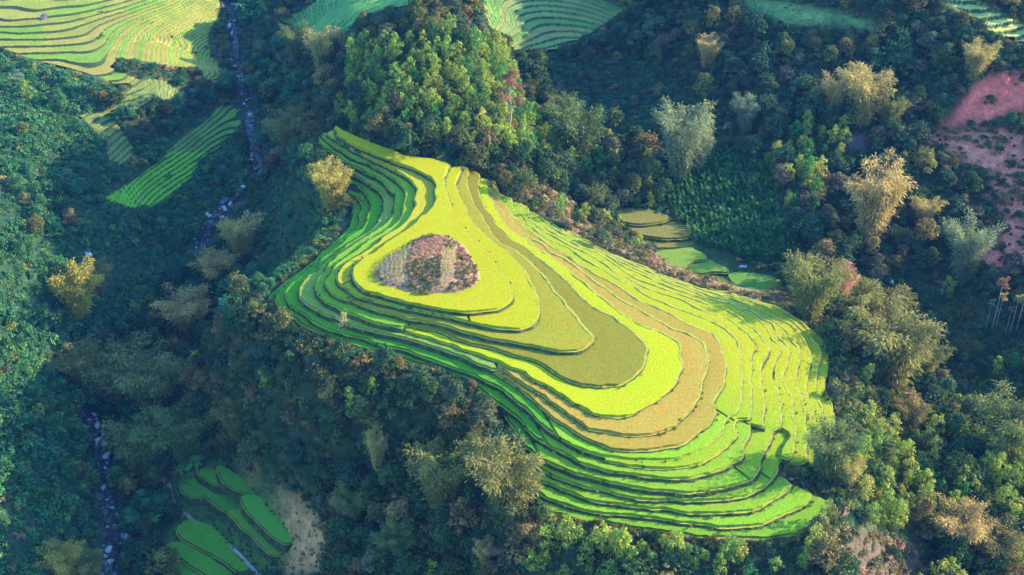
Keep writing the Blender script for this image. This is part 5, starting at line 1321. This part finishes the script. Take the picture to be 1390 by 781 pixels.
# ------------------------------------------------------------------ planting on the knoll
KN = ZONE['knoll']; FR['V'] = (490, 305, 7.722)
rows = [tr('V 170,440 380,250 560,200 520,250 480,430 480,640 250,600 200,540'), tr('V 860,240 1000,230 990,400 985,600 900,680 820,660 830,420')]
pinkz = tr('V 580,190 860,95 900,140 850,200 850,330 700,360 520,360 560,240'); bushz = tr('V 500,380 700,360 830,380 830,660 950,690 760,720 480,690 470,560'); dryz = tr('V 960,160 1130,300 1240,500 1200,620 1020,680 990,400 1000,240')
x, y = [q.ravel() for q in np.meshgrid(np.arange(-32, 2, .42), np.arange(158, 192, .42))]
h = knoll_h(x, y); px, py, _ = proj(x, y, h)
MZ = []; KB = []
for i in np.nonzero(inpoly(px, py, KN))[0]:
    X_, Y_ = x[i], y[i]
    if inpoly([px[i]], [py[i]], rows[0])[0] or inpoly([px[i]], [py[i]], rows[1])[0]:
        if int(round((X_ + (Y_ - 190) * .12) / .42)) % 2 and RNG.random() < .85: MZ.append((('s', 'maize', int(RNG.integers(2))), X_ + RNG.normal() * .05, Y_ + RNG.normal() * .12, h[i], (0, 0, RNG.random() * 6), (.62, .62, .6)))
    elif RNG.random() < .75:
        P1_ = [[px[i]], [py[i]]]
        if inpoly(*P1_, pinkz)[0]: m_ = 'pink'
        elif inpoly(*P1_, bushz)[0]: m_ = ['grass', 'pink', 'warm', 'straw', 'grass'][int(RNG.integers(5))]
        elif inpoly(*P1_, dryz)[0]: m_ = ['pink', 'straw', 'straw', 'grass'][int(RNG.integers(4))]
        else: m_ = ['straw', 'pink', 'grass'][int(RNG.integers(3))]
        s_ = .16 + RNG.random() * .2 + (.12 if m_ in ('forest', 'acacia') else 0)
        KB.append((('m', m_, int(RNG.integers(3))), X_, Y_, h[i] - .05, (0, 0, RNG.random() * 6), (s_, s_, s_ * (.9 if m_ == 'pink' else 1.3))))
for k in (('s', 'maize', 0), ('s', 'maize', 1)):
    r_ = next(t_ for t_ in MZ if t_[0] == k); o = obj('crop_plant', PROTO[k], loc=r_[1:4]); tag(o, 'pale yellow crop plant in the rows on the knoll', 'crop plant', 'crop plants in rows on the knoll'); SRC[k] = o
mass('crop_rows', 'pale yellow green crop standing in rows on the knoll', MZ, SRC)
for r_ in KB:
    if r_[0] not in SRC: shrub_src(r_[0], *r_[1:4], SN[r_[0][1]])
mass('knoll_weeds', 'pink, green and straw coloured weeds on the knoll', KB, SRC)
# ------------------------------------------------------------------ light, air, camera
W = bpy.data.worlds.new('World'); sc.world = W; W.use_nodes = True
nt = W.node_tree; bg = nt.nodes['Background']
sky = N(nt, 'ShaderNodeTexSky', sky_type='NISHITA'); sky.sun_disc = False
SUN_EL, SUN_AZ = R(23), R(10)     # azimuth measured from +x towards +y
sky.sun_elevation = SUN_EL; sky.sun_rotation = R(90) - SUN_AZ
sky.air_density = 1.6; sky.dust_density = .6; sky.ozone_density = 3.0
nt.links.new(mixc(nt, 1.0, sky.outputs[0], (.66, .98, 1.36), 'MULTIPLY'), bg.inputs['Color']); bg.inputs['Strength'].default_value = SKY
sd = bpy.data.lights.new('sun', 'SUN'); sd.energy = 3.9; sd.angle = R(.6); sd.color = (1, .80, .46)
so = bpy.data.objects.new('sun', sd); COL.objects.link(so)
dv = Vector((math.cos(SUN_EL) * math.cos(SUN_AZ), math.cos(SUN_EL) * math.sin(SUN_AZ), math.sin(SUN_EL)))
so.rotation_euler = dv.to_track_quat('Z', 'Y').to_euler(); so.location = tuple(dv * 600)
if HAZE:
    hb = bmesh.new(); bmesh.ops.create_cube(hb, size=1.0)
    zlo = float(GZ.min()) - 1; zhi = max(CAMZ + 6, float(GZ.max()) + 4)
    hb.transform(__import__('mathutils').Matrix.Diagonal((9800, 9800, zhi - zlo, 1)))
    hm = bpy.data.meshes.new('haze'); hb.to_mesh(hm); hb.free()
    ho = obj('haze', hm, loc=(0, 0, (zlo + zhi) / 2)); tag(ho, 'thin blue haze filling the valley air', kind='stuff')
    m = bpy.data.materials.new('haze'); m.use_nodes = True; t = m.node_tree
    t.nodes.remove(t.nodes['Principled BSDF'])
    v = t.nodes.new('ShaderNodeVolumePrincipled'); v.inputs['Density'].default_value = HAZE
    v.inputs['Color'].default_value = (.10, .33, 1.0, 1)
    t.links.new(v.outputs[0], t.nodes['Material Output'].inputs['Volume']); hm.materials.append(m)
vs = sc.view_settings; vs.view_transform = 'Standard'; vs.look = 'None'; vs.exposure = EXPO; vs.gamma = 1
sc.cycles.max_bounces = 5; sc.cycles.diffuse_bounces = 3; sc.cycles.glossy_bounces = 2; sc.cycles.transmission_bounces = 3; sc.cycles.volume_bounces = 1
sc.cycles.caustics_reflective = False; sc.cycles.caustics_refractive = False
